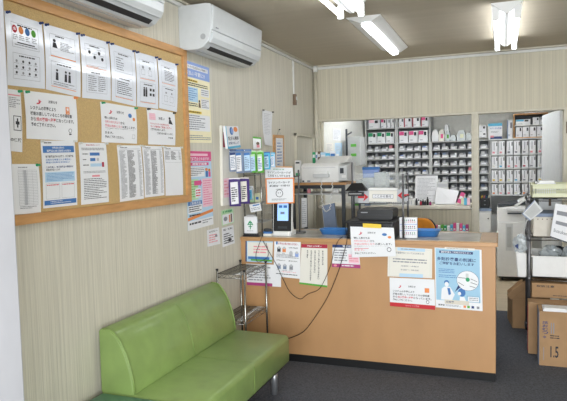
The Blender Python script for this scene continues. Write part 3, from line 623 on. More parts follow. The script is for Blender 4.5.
# display stand with hanging packs
t = thing('display_stand', 'chrome wire display stand with hanging packs at the counter left end', 'display stand', (.11, 4.24, ZC))
for x, yy in ((.02, 4.14), (.165, 4.14), (.02, 4.36), (.165, 4.36)): MB().cyl((x, yy, ZC), (x, yy, 1.56), .006, 'steel', 8).build('post', t)
b = MB(); b.box((.01, 4.12, 1.545), (.175, 4.38, 1.562), 'white'); b.build('top_board', t, .003)
for z in (1.42, 1.20, 1.05):
    b = MB(); b.box((.015, 4.15, z), (.17, 4.36, z+.004), 'grey')
    for k in range(14): x = .02+.145*k/13; b.cyl((x, 4.355, z), (x, 4.355, z+.12), .0015, 'steel', 5)
    b.cyl((.02,4.14,z),(.165,4.14,z),.003,'steel',6); b.build('wire_shelf', t)
for x in (-.0, .04, .08, .12, .16):
    MB().cyl((.02+x*.9, 4.14, 1.565), (.03+x*1.55, 3.87, 1.605), .003, 'white', 6).build('hook', t)
def pack(px, py, w, h, y, cols, label, tilt=0, name='hanging_pack', cat='pack', group='packs hanging on the display stand', txt=None):
    c = P(px, py, y=y); c.x = max(c.x, .006+w/2)
    T = Matrix.Translation(c) @ Matrix.Rotation(math.radians(tilt), 4, 'Z')
    b = MB(T); prf = [(-w/2, 0), (-w/2+.004, -.009), (0, -.014), (w/2-.004, -.009), (w/2, 0), (w/2-.004, .006), (-w/2+.004, .006)]
    n = len(prf); lv = [(0, .15), (-.02, .7), (-h*.28, 1.25), (-h*.45, .9), (-h*.7, 1.25), (-h+.02, .8), (-h, .12)]
    vs = [(p[0], p[1]*k, z) for z, k in lv for p in prf]
    fs = [[i*n+j, i*n+(j+1) % n, (i+1)*n+(j+1) % n, (i+1)*n+j] for i in range(len(lv)-1) for j in range(n)]
    b.add(vs, fs+[list(range(n))[::-1], list(range((len(lv)-1)*n, len(lv)*n))], cols[0], False)
    o = b.build(name); o.location = o.location
    s = Sheet([T @ Vector(p) for p in ((-w*.30,-.019,-h*.12),(w*.34,-.019,-h*.10),(w*.38,-.019,-h*.90),(-w*.26,-.019,-h*.93))], cols[1], .002, seed=int(px*3))
    s.rect(.0,.0,1,.13,cols[2]); s.lines(.1,.22,.9,.9,7,cols[3] if len(cols) > 3 else 'ink',.5)
    if txt: s.vtext(.3,.2,.7,.85,txt,cols[3])
    s.done('label_card', '', parent=o)
    b2 = MB(T); b2.box((-w*.46, -.002, -.006), (w*.46, .002, .008), cols[2]); b2.build('header', o)
    tag(o, label, cat, group); return o
pack(233,150.5,.062,.155,3.89,('slate','paper','navy','slate'),'slate blue mask pack with white front hanging first from the left, upper row',8)
pack(239.5,150.5,.066,.165,3.86,('slate','paper','blue','inkg'),'slate blue mask pack hanging second from the left, upper row',-6)
pack(247,150.5,.066,.16,3.89,('slate','bluel','blue','slate'),'slate edged pale blue pack hanging just left of the green packs',12)
pack(253.3,152,.052,.15,3.90,('greenp','bluel','greenl','slate'),'bright green edged pack hanging left of the other green pack',0)
pack(260.3,152,.052,.15,3.9,('greenp','paper','greenl','blue'),'bright green edged pack hanging right of the other green pack',0)
pack(267,153,.05,.12,3.95,('cyan','bluel','blue','navy'),'light blue pack hanging at the right end of the upper row',0)
pack(273,153.5,.035,.10,3.97,('bluel','paper','cyan','blue'),'narrow pale pack hanging outermost right of the upper row, half behind the sign',0)
pack(234.5,179,.09,.20,3.87,('purple','paper','paper','ink'),'purple edged white pack with black writing, lower row left',4)
pack(244.5,178.5,.08,.185,3.90,('purple','paper2','paper2','ink'),'purple edged white pack partly behind another, lower row right',-8)
pack(250.5,187,.045,.10,4.0,('bag','cyan','paper','blue'),'small clear pack with a blue label on the stand, right of purple packs',0,group=None)
pack(228,183,.05,.13,3.95,('brownsw','pinkl','purple','crimson'),'brown and pink pouch hanging leftmost in the lower row',0,group=None)
pack(228.5,153,.05,.13,3.97,('yellow','yellow','ink','ink'),'yellow and black pack hanging leftmost in the upper row',0,group=None)
# small parcels on stand shelves
for k, (px, py, w, h, c, lab) in enumerate([(247,196,.05,.07,'paper2','small white box on the display stand shelf'),(253,193,.035,.05,'greenl','pale green box on the display stand shelf'),(258,190,.04,.07,'limeb','yellow-green box on the display stand shelf'),(251,213,.07,.05,'paper','flat white carton low on the display stand')]):
    p = P(px, py, y=4.22); z = {0:1.2045,1:1.2045,2:1.2045,3:1.0545}[k]
    b = MB(); b.box((p.x-w/2, 4.2, z), (p.x+w/2, 4.24, z+h), c); b.box((p.x-w*.3, 4.1985, z+h*.3), (p.x+w*.3, 4.20, z+h*.6), 'blue' if k != 1 else 'emer'); tag(b.build('small_box', None, .001), lab, 'box')
# panel on wall behind the stand and booklet
s = Sheet(corners([(222,125.5),(237,127),(238.5,203),(223.2,206)], x=.02), 'paper2', .02, seed=52); s.rect(.05,.08,.4,.27,'crimson'); s.rect(.05,.66,.4,.9,'pinkl'); s.lines(.08,.68,.36,.88,5,'redl',.4,3)
s.done('backing_board', 'tall cream backing board on the wall behind the hanging packs', 'board')
c = corners([(225.3,126),(238,126.2),(240.8,147.2),(228,149)], x=.075)
s = Sheet(c, 'paper', .02, seed=53); s.disc(.42,.22,.14,.18,'blue'); s.disc(.47,.22,.10,.13,'peri',2); s.disc(.75,.15,.16,.12,'orange',2); s.text(.1,.46,.92,.64,'乳がん検診',lv=3); s.text(.1,.70,.9,.82,'を受けましょう','navy',3); s.rect(0,.9,1,1,'cyan'); s.rect(0,0,.05,1,'cyan')
s.done('booklet', 'white and blue booklet with large black characters in front of the cream panel', 'booklet')
c = corners([(252.8,136.5),(260.8,137.5),(261.3,148.5),(253.3,149)], y=4.26)
for q in c: q.z -= 0
s = Sheet(c, 'greenp', .01, seed=54); s.rect(.0,.14,1,1,'paper'); s.disc(.6,.55,.2,.14,'brownsw',2); s.rect(.45,.65,.8,.9,'redl',2)
z0 = min(q.z for q in c)
s.done('picture_card', 'small green-topped picture card standing on top of the display stand', 'card')
# tray with green cross card
t = thing('coin_tray', 'black oval tray lying at the far left end of the counter', 'tray', (.06, 4.12, ZC))
b = MB(); b.rbox((.012, 4.09, ZC), (.155, 4.135, ZC+.008), 'black', .02, 2, 5); b.build('tray_base', t, .002)
MB().rbox((.02, 4.095, ZC+.008), (.147, 4.13, ZC+.024), 'blackm', .016, 2, 5).build('pad', t, .003)
b = MB(); b.box((.03, 4.10, ZC+.0245), (.135, 4.126, ZC+.155), 'paper'); o = b.build('donation_box', None, .003); tag(o, 'white box with a green leaf emblem standing on the black tray', 'box')
s = Sheet([(.034, 4.099, ZC+.15), (.131, 4.099, ZC+.15), (.131, 4.099, ZC+.03), (.034, 4.099, ZC+.03)], 'paper', .0006)
for sgn in (-1, 1): s.poly([(.5+sgn*.015,.2),(.5+sgn*.15,.33),(.5+sgn*.26,.5),(.5+sgn*.2,.52),(.5+sgn*.1,.4),(.5+sgn*.02,.34)],'emer',2)
s.rect(.46,.3,.54,.78,'emer',2); s.rect(.32,.45,.46,.5,'emer',2); s.rect(.54,.45,.68,.5,'emer',2); s.rect(.34,.58,.66,.63,'emer',2)
s.lines(.2,.85,.8,.92,1,'inkg'); s.done('emblem', '', parent=o)
c = corners([(249,204.5),(260,202.5),(261.5,210.5),(251,212.5)], y=4.13)
s = Sheet(c, 'paper', .004, seed=55); s.rect(.3,.15,.9,.3,'blue'); s.lines(.1,.45,.9,.85,2,'inkg'); s.done('price_card', 'white tilted card clipped to the display stand above the green emblem box', 'card')
b = MB(); b.box((.165,4.15,ZC),(.235,4.19,ZC+.018),'paper2'); b.box((.165,4.15,ZC+.018),(.23,4.187,ZC+.034),'blue'); tag(b.build('small_box',None,.001),'flat white and blue carton left of the terminal on counter','box')
for k,(z0_,c_,lb) in enumerate([(ZC+.036,'dark','black handheld remote lying on cartons left of the terminal'),]):
    b = MB(); b.rbox((.17,4.152,z0_),(.228,4.182,z0_+.02),c_,.008,2); tag(b.build('handheld_remote',None,.002),lb,'remote')

def tray(cx, cy, w, d, h, label, rot=0):
    T = Matrix.Translation((cx, cy, ZC)) @ Matrix.Rotation(rot, 4, 'Z'); b = MB(T)
    def ring(sx, sy, z, n=24):
        out = []
        for k in range(n):
            a = 2*math.pi*k/n; c, s_ = math.cos(a), math.sin(a); q = .45
            out.append((sx*math.copysign(abs(c)**q, c), sy*math.copysign(abs(s_)**q, s_), z))
        return out
    rings = [ring(w*.40,d*.40,0), ring(w*.5,d*.5,h), ring(w*.52,d*.52,h), ring(w*.52,d*.52,h-.004), ring(w*.5-.004,d*.5-.004,h-.002)][:3]+[ring(w*.485,d*.485,h), ring(w*.385,d*.385,.004)]
    vs = [p for r in rings for p in r]; n = 24
    fs = [[i*n+j, i*n+(j+1) % n, (i+1)*n+(j+1) % n, (i+1)*n+j] for i in range(4) for j in range(n)]
    b.add(vs, fs+[list(range(n))[::-1], list(range(4*n, 5*n))], 'bluetray', True)
    tag(b.build('tray'), label, 'tray', 'blue plastic trays on the counter')
tray(.68, 4.38, .24, .15, .04, 'blue plastic tray on the counter left of the black printer')
tray(1.355, 4.37, .26, .17, .045, 'blue plastic tray on the counter right of the white card holder')
# receipt printer on black base, and notice hung on it
t = thing('receipt_printer', 'black flat printer on a dark base in the middle of the counter', 'printer', (1.02, 4.35, ZC))
b = MB(); b.rbox((.845, 4.105, ZC), (1.185, 4.50, ZC+.115), 'black', .015, 2); b.build('base', t, .004)
b = MB(); b.rbox((.835, 4.08, ZC+.115), (1.195, 4.51, ZC+.13), 'black', .015, 2); b.build('tray_lid', t, .004)
b = MB(); b.rbox((.90, 4.20, ZC+.1305), (1.165, 4.44, ZC+.205), 'black', .02, 1); b.box((.905,4.198,ZC+.165),(1.14,4.20,ZC+.168),'dark'); b.box((.93,4.1975,ZC+.18),(.98,4.20,ZC+.188),'inkg'); b.build('printer_body', t, .004)
c = corners([(350.2,226.5),(393.8,227.8),(396,256.3),(352,257.3)], y=4.066)
s = Sheet(c, 'paper', .0015, seed=60, bow=.004)
s.text(.4,.15,.58,.22,'お知らせ'); s.text(.19,.16,.28,.26,'♪','red'); s.disc(.78,.24,.055,.05,'blue',2); s.disc(.89,.33,.04,.045,'orange',2)
s.text(.07,.33,.44,.40,'物価上昇のため'); s.text(.07,.43,.44,.50,'令和六年六月より','redl'); s.text(.45,.43,.54,.50,'から'); s.text(.07,.53,.54,.60,'薬袋は有料となり','redl'); s.text(.56,.53,.93,.60,'お渡しします。'); s.text(.07,.63,.85,.70,'薬袋を御入用の方はお持ちいただ'); s.rect(.07,.705,.4,.72,'red',2); s.text(.07,.73,.3,.79,'きます。','redl'); s.text(.07,.84,.55,.90,'予めご了承ください。')
s.disc(.86,.76,.05,.08,'ink',2); s.disc(.86,.76,.038,.06,'paper',3)
o = s.done('notice', 'white announcement hung over the counter edge below the black printer by yellow tape', 'notice')
a0 = s.pt(.3,-.05,.002); a1 = s.pt(.7,-.04,.002); d = Vector((0,0,-.022))
s3 = Sheet([s.pt(.3,-.12,.003), s.pt(.72,-.11,.003), s.pt(.72,.03,.003), s.pt(.3,.02,.003)], 'yellow', .001); s3.done('yellow_tape', '', parent=o)
# white card holder with coloured rows
p = on_counter(409, 240)
t = thing('pamphlet_holder', 'white holder printed with small coloured marks beside the right blue tray', 'holder', (1.285, 4.23, ZC))
c = corners([(399.5,219.5),(417,219.5),(417.2,240),(399.8,240)], y=4.20); zz = ZC-min(c[2].z, c[3].z)
for q in c: q.z += zz
s = Sheet(c, 'paper', .03, seed=61)
s.rect(0,.32,1,.345,'peri'); s.rect(0,.62,1,.645,'peri')
for r in range(3):
    for k in range(7):
        s.rect(.14+.115*k,.10+.31*r,.19+.115*k,.16+.31*r,s.rnd.choice(['crimson','navy','ink','magenta','emer']),2); s.rect(.14+.115*k,.2+.31*r,.21+.115*k,.23+.31*r,s.rnd.choice(['ink','red','inkg']),2)
s.done('front_board', '', parent=t)
MB().box((1.21, 4.24, ZC), (1.215, 4.28, ZC+.14), 'black').build('side_plate', t)
# screen poles, acrylic panel and arrow sign
t = thing('acrylic_screen', 'clear acrylic screen on three thin steel poles along the counter', 'screen', (1.0, 4.15, ZC))
for x, yy, zt in ((.785, 4.54, 1.50), (1.245, 4.16, 1.41), (1.213, 4.60, 1.41)):
    MB().cyl((x, yy, ZC), (x, yy, zt), .0075, 'steeld', 10).cyl((x, yy, ZC), (x, yy, ZC+.006), .025, 'steeld', 16).build('pole', t)
MB().box((.80, 4.5485, 1.17), (1.205, 4.5515, 1.41), 'clear').cyl((.785,4.54,1.17),(1.213,4.6,1.17),.004,'steeld',8).build('acrylic_panel', t)
t = thing('arrow_sign', 'white hanging box sign with a red arrow at each side above the printer', 'sign', (1.06, 4.50, 1.19))
c = corners([(369,190.6),(397,190.6),(397,202),(369,201.5)], y=4.40)
s = Sheet(c, 'paper2', .05, seed=62); s.rect(.13,.32,.87,.7,'inkg'); s.rect(.145,.36,.855,.66,'paper',2); s.text(.2,.40,.8,.62,'ここから受付','ink',3); s.done('sign_box', '', parent=t)
b = MB(); b.prism([(c[0].x-.01, c[0].z+.002), (c[1].x+.0, c[1].z+.002), (c[1].x+.01, c[1].z+.018), (c[0].x, c[1].z+.022)], 1, 4.395, 4.46, 'white'); b.build('paper_slips', t)
for pix, sg in (([(358.5,191),(369,191),(369,203),(358.5,203)], 1), ([(397,189.5),(408,189),(408,201),(397,201.5)], -1)):
    s = Sheet(corners(pix, y=4.395), 'inkl', .003)
    f = (lambda u: u) if sg > 0 else (lambda u: 1-u)
    s.rect(*sorted((f(-.05), f(.55))) [:1], .42, sorted((f(-.05), f(.55)))[1], .6, 'redb', 2); s.poly([(f(.45),.15),(f(.95),.5),(f(.45),.88),(f(.6),.5)],'redb',3); s.done('red_arrow_plate', '', parent=t)
b = MB(); b.cyl((.785,4.45,1.24),(1.245,4.45,1.24),.004,'steeld',8); b.cyl((.785,4.45,1.24),(.785,4.54,1.24),.004,'steeld',8); b.cyl((1.245,4.16,1.24),(1.245,4.45,1.24),.004,'steeld',8); b.build('bracket', t)
# black roof-shaped monitor
t = thing('customer_display', 'black wedge-shaped device on a thin post beside the left red arrow', 'display', (.86, 4.50, ZC))
c0 = P(345,190,y=4.36); b = MB(); zt = P(356,183.5,y=4.36).z; zb = P(356,191,y=4.36).z
xl = P(345,190,y=4.36).x; xr = P(367,190,y=4.36).x
b.add([(xl,4.35,zb),(xr,4.35,zb),(xr-.01,4.47,zb),(xl+.03,4.47,zb),(xl+.045,4.40,zt+.004),(xr-.045,4.40,zt+.004)],[(0,3,2,1),(0,1,5,4),(1,2,5),(2,3,4,5),(3,0,4)],'black'); b.build('hood', t, .003)
b = MB(); b.box((xl+.02, 4.37, zb-.04), (xr-.03, 4.43, zb-.008), 'blackm'); b.box((xl+.028, 4.368, zb-.025), (xr-.045, 4.37, zb-.02), 'lgrey'); b.build('body', t, .004)
MB().cyl(((xl+xr)/2, 4.42, zb-.012), ((xl+xr)/2, 4.42, zb+.004), .02, 'dark').build('hinge', t)
MB().cyl((.845, 4.53, ZC), (.845, 4.53, zb-.03), .009, 'dark', 10).cyl((.845,4.53,zb-.03),((xl+xr)/2,4.42,zb-.03),.009,'dark',10).build('post', t)
# cables running down from the counter
def cable(pts, r, m, label, ys): 
    P_ = [P(a, b_, y=y_) for (a, b_), y_ in zip(pts, ys)]
    out = []
    for k in range(len(P_)-1):
        p0 = P_[max(k-1,0)]; p1 = P_[k]; p2 = P_[k+1]; p3 = P_[min(k+2,len(P_)-1)]
        for q in range(6):
            u = q/6; out.append(.5*((2*p1)+(-p0+p2)*u+(2*p0-5*p1+4*p2-p3)*u*u+(-p0+3*p1-3*p2+p3)*u**3))
    out.append(P_[-1]); b = MB(); b.tube(out, r, m); return tag(b.build('cable'), label, 'cable')
Y0 = 4.066
cable([(343,236.5),(338,241),(334,251),(330,267),(320,288),(308,294),(300,299),(290,292),(283,279),(276,264),(268,250),(263,241)], .0022, 'black', 'thin black cable looping low from terminal to the blue tray on counter front', [4.10,Y0]+[Y0]*8+[Y0,4.07])
cable([(345.5,222),(346,232),(347,240),(343,256),(337,275),(327,298),(313,320),(303,332),(290,338),(282,340)], .0026, 'black', 'long black cable hanging from the counter down behind the green bench', [4.11,4.10,Y0,Y0,Y0,Y0,Y0,Y0,Y0,Y0])
cable([(264,232),(260,242),(256,254),(258,262),(268,256),(266,243)], .002, 'black', 'black cable tangled over the leaflet above the wire rack', [4.09,Y0-.005]+[Y0-.005]*4)

# ================================================================== staff side: fax rack
FY = 5.2
t = thing('metal_rack', 'tall dark metal rack with a wooden top under the white fax', 'rack', (.28, 5.4, 0))
for x in (.03, .52):
    for yy in (FY, FY+.36): MB().box((x, yy, 0), (x+.03, yy+.03, 1.295), 'dark').build('leg', t)
MB().box((.015, FY-.01, 1.295), (.565, FY+.40, 1.318), 'edge').build('top_board', t, .003)
for z in (1.205, .83): MB().box((.03, FY+.002, z), (.55, FY+.39, z+.012), 'grey').build('shelf', t, .002)
MB().box((.06, FY, 1.262), (.52, FY+.02, 1.294), 'dark').build('rail', t)
t = thing('fax_machine', 'large white fax machine with a tilted paper tray on the wooden-topped rack', 'fax', (.3, 5.35, 1.319))
x0 = P(301,170,y=FY).x; x1 = P(345,170,y=FY).x
b = MB(); b.prism([(FY, 1.319), (FY+.32, 1.319), (FY+.32, 1.50), (FY+.05, 1.50), (FY, 1.47)], 0, x0, x1-.06, 'white'); b.build('body', t, .006)
b = MB(); b.prism([(FY-.01, 1.335), (FY+.3, 1.335), (FY+.3, 1.50), (FY-.01, 1.47)], 0, x1-.06, x1+.02, 'lgrey'); b.box((x1-.045, FY-.013, 1.40), (x1-.01, FY-.01, 1.45), 'dark'); b.box((x1-.03, FY-.013, 1.36), (x1+.01, FY-.01, 1.385), 'white'); b.build('control_panel', t, .003)
b = MB(); b.rbox((x0+.13, FY-.03, 1.40), (x0+.27, FY, 1.425), 'white', .008, 1); b.rbox((x0+.13, FY-.045, 1.365), (x0+.28, FY, 1.40), 'lgrey', .01, 1); b.build('handset', t, .003)
b = MB(); b.prism([(FY+.12, 1.50), (FY+.3, 1.50), (FY+.36, 1.555), (FY+.34, 1.565)], 0, x0+.1, x1-.02, 'white'); b.build('paper_tray', t, .002)
b = MB(); b.box((x0+.01,FY-.002,1.325),(x0+.03,FY,1.34),'dark'); b.box((x0+.06,FY-.002,1.325),(x0+.09,FY,1.34),'inkg'); b.box((x0+.02,FY-.002,1.455),(x1-.09,FY-.0005,1.458),'inkl'); b.build('detail_marks', t)
t = thing('telephone', 'small white cordless telephone in its cradle left of the fax', 'telephone', (.06, FY+.1, 1.319))
xa = P(292,170,y=FY).x; b = MB(); b.prism([(FY,1.319),(FY+.12,1.319),(FY+.12,1.36),(FY,1.34)],0,max(.002,xa),x0-.012,'lgrey'); b.build('cradle', t, .004)
b = MB(); b.rbox((max(.006,xa+.01), FY+.05, 1.35), (x0-.02, FY+.08, 1.53), 'white', .012, 1); b.box((max(.016,xa+.02), FY+.047, 1.38), (x0-.03, FY+.05, 1.41), 'emer'); b.box((max(.016,xa+.02), FY+.047, 1.50), (x0-.03, FY+.05, 1.515), 'dark'); b.build('handset', t, .004)
# curly cord
pts = []
base = [P(321,178,y=FY-.03), P(322,195,y=FY-.03), P(323,208,y=FY-.03), P(326,212,y=FY-.03), P(330,209,y=FY-.03), P(331,196,y=FY-.03), P(333,180,y=FY-.03)]
for k in range(len(base)-1):
    for q in range(16):
        u = q/16; p = base[k].lerp(base[k+1], u); a = (k*16+q)*1.2; pts.append(p+Vector((.007*math.cos(a), .007*math.sin(a), 0)))
tag(MB().tube(pts, .0035, 'white', 5).build('coiled_cord'), 'white coiled handset cord looping below the fax', 'cord')
# books on the fax
for k, (a, bb, c, h) in enumerate([(314.2,317,'emer',.075),(317.3,319.3,'paper',.072),(319.5,322,'brownsw',.08),(322.2,327,'bluel',.07),(327.2,331.5,'cyan',.06),(331.8,337,'paper',.08),(337.3,341,'bluel',.075)]):
    xa = P(a,155,y=5.62).x; xb = P(bb,155,y=5.62).x
    lab = ['green file standing first behind the fax','thin white file behind the fax beside the green one','red-brown file standing behind the fax','pale blue file behind the fax, right of the red-brown one','bright cyan file behind the fax','wide white file behind the fax','pale blue file last in the row behind the fax'][k]
    b = MB(); b.box((xa, 5.56, 1.319), (xb-.001, 5.60, 1.535+h), c); b.box((xa+.004,5.559,1.48+h),(xb-.005,5.56,1.51+h),'paper' if c != 'paper' else 'blue'); tag(b.build('file', None, .002), lab, 'file', 'files standing behind the fax')
# binder and hanging sheets under the fax
c = corners([(322,206),(334,203),(337,229),(325,233)], y=5.24); c[2].z = c[3].z = .8425
s = Sheet(c, 'slate', .03); s.rect(-.02,0,.0,1,'paper'); s.done('binder', 'slate grey binder standing below the coiled cord', 'binder')
c = corners([(301.5,198),(306.5,198),(307,227),(301.5,228)], y=5.17); Sheet(c, 'paper', .01).lines(.1,.1,.9,.9,12,'inkl').done('hanging_papers', 'bundle of white papers hanging at the left leg of the dark rack', 'papers')
for k,(px,m_,lb) in enumerate([(334.2,'white','small white bottle on the rack shelf below the fax, left'),(337.5,'white','white roll on the rack shelf below the fax, right'),(309,'redl','pale red bottle on the rack shelf below the fax')]):
    p = P(px,197,y=FY+.05); b = MB(); b.cyl((p.x,FY+.05,1.2175),(p.x,FY+.05,1.25),.017,m_,12); b.cyl((p.x,FY+.05,1.25),(p.x,FY+.05,1.265),.009,m_,10); tag(b.build('bottle'),lb,'bottle')
# orange chair
t = thing('office_chair', 'orange fabric office chair seen over the counter', 'chair', (1.36, 5.35, 0))
xl = P(417,220,y=5.3).x; xr = P(434,220,y=5.3).x; zt = P(425,218,y=5.3).z
prf = rounded_profile([(xl-.16, .62), (xr+.0, .62), (xr+.005, zt-.07), (xr-.05, zt-.005), (xl-.12, zt)], [.05,.05,.04,.06,.06], 5)
MB().prism(prf, 1, 5.30, 5.345, 'ochair', True).build('backrest', t, .012)
MB().prism([(x+.012, z-.002) for x, z in prf], 1, 5.346, 5.37, 'black', True).build('back_shell', t, .004)
MB().rbox((1.0, 4.92, .43), (1.45, 5.34, .50), 'ochair', .06, 2, 5).build('seat', t, .015)
MB().box((1.2, 5.36, .42), (1.25, 5.38, .75), 'black').build('back_bar', t)
MB().cyl((1.23, 5.13, .08), (1.23, 5.13, .43), .03, 'black').build('column', t)
for k in range(5):
    a = k*1.2566+.3; x, yy = 1.23+.26*math.cos(a), 5.13+.26*math.sin(a)
    o = MB().cyl((1.23, 5.13, .09), (x, yy, .065), .018, 'black', 8, .012).build('base_arm', t); MB().cyl((x-.015, yy, .027), (x+.015, yy, .027), .027, 'black', 14).build('caster', o)
# low white cabinet with colourful packets below the sill
t = thing('low_cabinet', 'low cream cabinet below the inner window holding coloured packets', 'cabinet', (1.35, 5.85, 0))
MB().box((.95, 5.72, 0), (1.60, 6.04, .82), 'beigep').build('body', t, .004)
MB().box((.96, 5.705, .05), (1.27, 5.72, .79), 'beigep').build('door', t, .002); MB().box((1.28, 5.705, .05), (1.59, 5.72, .79), 'beigep').build('door', t, .002)
cols = ['pink','paper','greenp','emer','paper','cyan','pink','paper','pink','cyan','magenta']
rnd = random.Random(4)
for k in range(11):
    x = P(435+3.1*k,232,y=5.8).x
    b = MB(); hh = rnd.uniform(.04,.075); b.box((x, 5.76, .821), (x+.024, 5.83, .821+hh), cols[k]); b.box((x+.004, 5.759, .83), (x+.019, 5.76, .845), 'paper'); 
    nm = {'pink':'pink','paper':'white','greenp':'leaf green','emer':'emerald','cyan':'cyan','magenta':'magenta'}[cols[k]]
    tag(b.build('packet', None, .001), f'{nm} packet, {(ORD+["third to last","next to last","last"])[k]} from left in the row on the low cabinet', 'packet', 'coloured packets on the low cabinet')

# ================================================================== inner window sill with things on it
SZ = 1.045
t = MB(); t.box((.07, 5.93, SZ-.03), (1.617, 6.42, SZ), 'beigep'); o = struct('window_1', t, .004)
def std(px0, px1, py0, y, z=SZ+.001): return P(px0,200,y=y).x, P(px1,200,y=y).x, P((px0+px1)/2,py0,y=y).z
def sbox(px0, px1, py0, y, d, m, name, lab, cat, z=SZ+.001, deco=None, group=None, bev=.002):
    xa, xb, zt = std(px0, px1, py0, y); b = MB(); b.box((xa, y, z), (xb, y+d, zt), m)
    if deco: deco(b, xa, xb, z, zt, y)
    return tag(b.build(name, None, bev), lab, cat, group)
def drawer_lines(b, xa, xb, z0, z1, y, n=4):
    for k in range(n):
        za = z0+(z1-z0)*k/n; b.box((xa+.01, y-.004, za+.012), (xb-.01, y, za+(z1-z0)/n-.006), 'frost'); b.box(((xa+xb)/2-.02, y-.010, za+.03), ((xa+xb)/2+.02, y-.004, za+.036), 'lgrey')
sbox(352,362,180,6.12,.2,'frost','drawer_box','frosted plastic drawer box left end of sill','drawer box',deco=lambda *a: drawer_lines(*a,n=2))
sbox(362.5,374,178,6.10,.22,'frost','drawer_box','frosted plastic drawer tower on the sill, middle of three','drawer box',deco=lambda *a: drawer_lines(*a,n=3))
sbox(374.5,386,172.5,6.10,.22,'frost','drawer_box','tallest frosted plastic drawer tower on the sill','drawer box',deco=lambda *a: drawer_lines(*a,n=4))
xa, xb, zt = std(363.5,379,167,6.36)
MB_ = MB(); MB_.box((xa, 6.34, SZ+.001), (xb, 6.41, zt), 'peri'); MB_.box((xa-.004, 6.338, zt-.03), (xb+.004, 6.414, zt), 'blue'); tag(MB_.build('blue_bin', None, .003), 'blue-topped plastic bin behind the frosted drawer towers', 'bin')
sbox(392,414,199.5,6.0,.12,'white','basket','long white plastic basket on the sill','basket',deco=lambda b,xa,xb,z0,z1,y: [b.box((xa+.01+k*(xb-xa-.02)/9,y-.001,z0+.01),(xa+.01+k*(xb-xa-.02)/9+.012,y,z1-.01),'inkl') for k in range(9)])
# document holder
xa, xb, zt = std(414.5,437,175,6.2)
s = Sheet([(xa, 6.30, zt), (xb, 6.30, zt), (xb, 6.22, SZ+.02), (xa, 6.22, SZ+.02)], 'paper', .004, seed=70); s.lines(.1,.12,.9,.9,16,'inkl',.4); s.rect(0,0,1,.04,'inkg')
t = thing('document_stand', 'upright document stand with a printed white sheet on the sill', 'document stand', ((xa+xb)/2, 6.26, SZ+.001)); s.done('sheet', '', parent=t)
MB().box((xa, 6.2, SZ+.001), (xb, 6.33, SZ+.012), 'clear').box((xa, 6.31, SZ+.012), (xb, 6.316, zt-.02), 'frost').build('holder', t)
xa, xb, zt = std(437,459,189,6.2)
s = Sheet([(xa, 6.2, zt+.02), (xb, 6.2, zt-.02), (xb-.03, 6.08, SZ+.01), (xa-.01, 6.08, SZ+.01)], 'paper', .01, seed=71); s.lines(.1,.1,.6,.3,2,'inkl'); s.done('papers', 'crumpled white paper bag leaning on the sill right of the document stand', 'paper bag')
xa, xb, zt = std(437,448,182,6.25)
MB_ = MB(); MB_.box((xa,6.24,SZ+.001),(xb,6.3,zt),'lgrey'); MB_.box((xa+.01,6.238,zt-.05),(xb-.01,6.24,zt-.02),'inkl'); tag(MB_.build('document_tray',None,.003),'light grey letter tray behind the crumpled paper bag','letter tray')
for k, (px, c, h) in enumerate([(416.5,'dark',.07),(418.7,'paper',.06),(420.8,'crimson',.055),(423,'dark',.06),(425.2,'ink',.05),(427.6,'black',.085),(430.3,'magenta',.04)]):
    x = P(px,200,y=6.03).x; b = MB(); b.cyl((x,6.03,SZ+.001),(x,6.03,SZ+h*.75),.011,c,12); b.cyl((x,6.03,SZ+h*.75),(x,6.03,SZ+h),.006,'black',8)
    tag(b.build('bottle'), ['dark bottle first from the left','white bottle second from the left','crimson bottle third from the left','dark bottle fourth from the left','black bottle fifth from the left','tallest black bottle near the right','short magenta bottle at the right end'][k]+' in the row below the document stand', 'bottle', 'little bottles on the sill')
b = MB(); 
xa, xb, zt = std(458.5,463,190,6.1)
tag(MB(Matrix.Translation((xa+.02,6.1,SZ+.06)) @ Matrix.Rotation(.4,4,'Y')).box((-.02,-.01,-.045),(.02,.01,.07),'pink').box((-.014,-.011,.0),(.014,-.0105,.03),'paper').build('pouch'), 'pink striped pouch at the right end of the sill','pouch')
for k,(px,c,lb) in enumerate([(461,'limeb','yellow-green'),(464,'cyan','cyan'),(467,'pinkl','pale pink')]):
    x = P(px,200,y=6.08).x; tag(MB().box((x,6.07,SZ+.001),(x+.028,6.12,SZ+.07),c).build('pill_box',None,.002), lb+' small box at the right end of the sill','box')
for k,(px,c,lb) in enumerate([(354,'greenp','green'),(359.5,'frost','frosted'),(365,'slate','slate')]):
    x = P(px,200,y=5.96).x; tag(MB().box((x,5.95,SZ+.001),(x+.05,6.0,SZ+.03),c).build('small_case',None,.002), lb+' low case at the left end of the sill','case')

# ================================================================== dispensary: left wall
for k, (pix, c, lb) in enumerate([([(333,128),(341,129),(341,141),(333,140)],'paper','upper left'),([(326,143),(333,143),(333,155),(326,155)],'paper2','lower left'),([(335,143),(342,143),(342,158),(335,157)],'bluel','lower right, pale blue')]):
    s = Sheet(corners(pix, x=.003), c, seed=80+k); s.lines(.1,.1,.9,.9,8,'inkl',.4); s.done('notice', f'sheet pinned on the dispensary side wall, {lb}', 'notice')
t = thing('wall_file_rack', 'grey wall file box with two green labels inside the dispensary', 'file rack', (.06, 7.3, 1.46))
c = corners([(347.5,137),(360,137.5),(360,167),(347.5,166)], y=7.2)
z0 = c[3].z; z1 = c[0].z; xa, xb = c[0].x, c[1].x
MB().box((xa, 7.2, z0), (xb, 7.5, z1), 'grey').box((0, 7.3, z0+.05), (xa, 7.4, z1-.05), 'lgrey').build('case', t, .004)
for z in (z0+.12, z0+.24): MB().box((xa+.04, 7.196, z), (xb-.05, 7.2, z+.035), 'greenp').build('green_label', t)
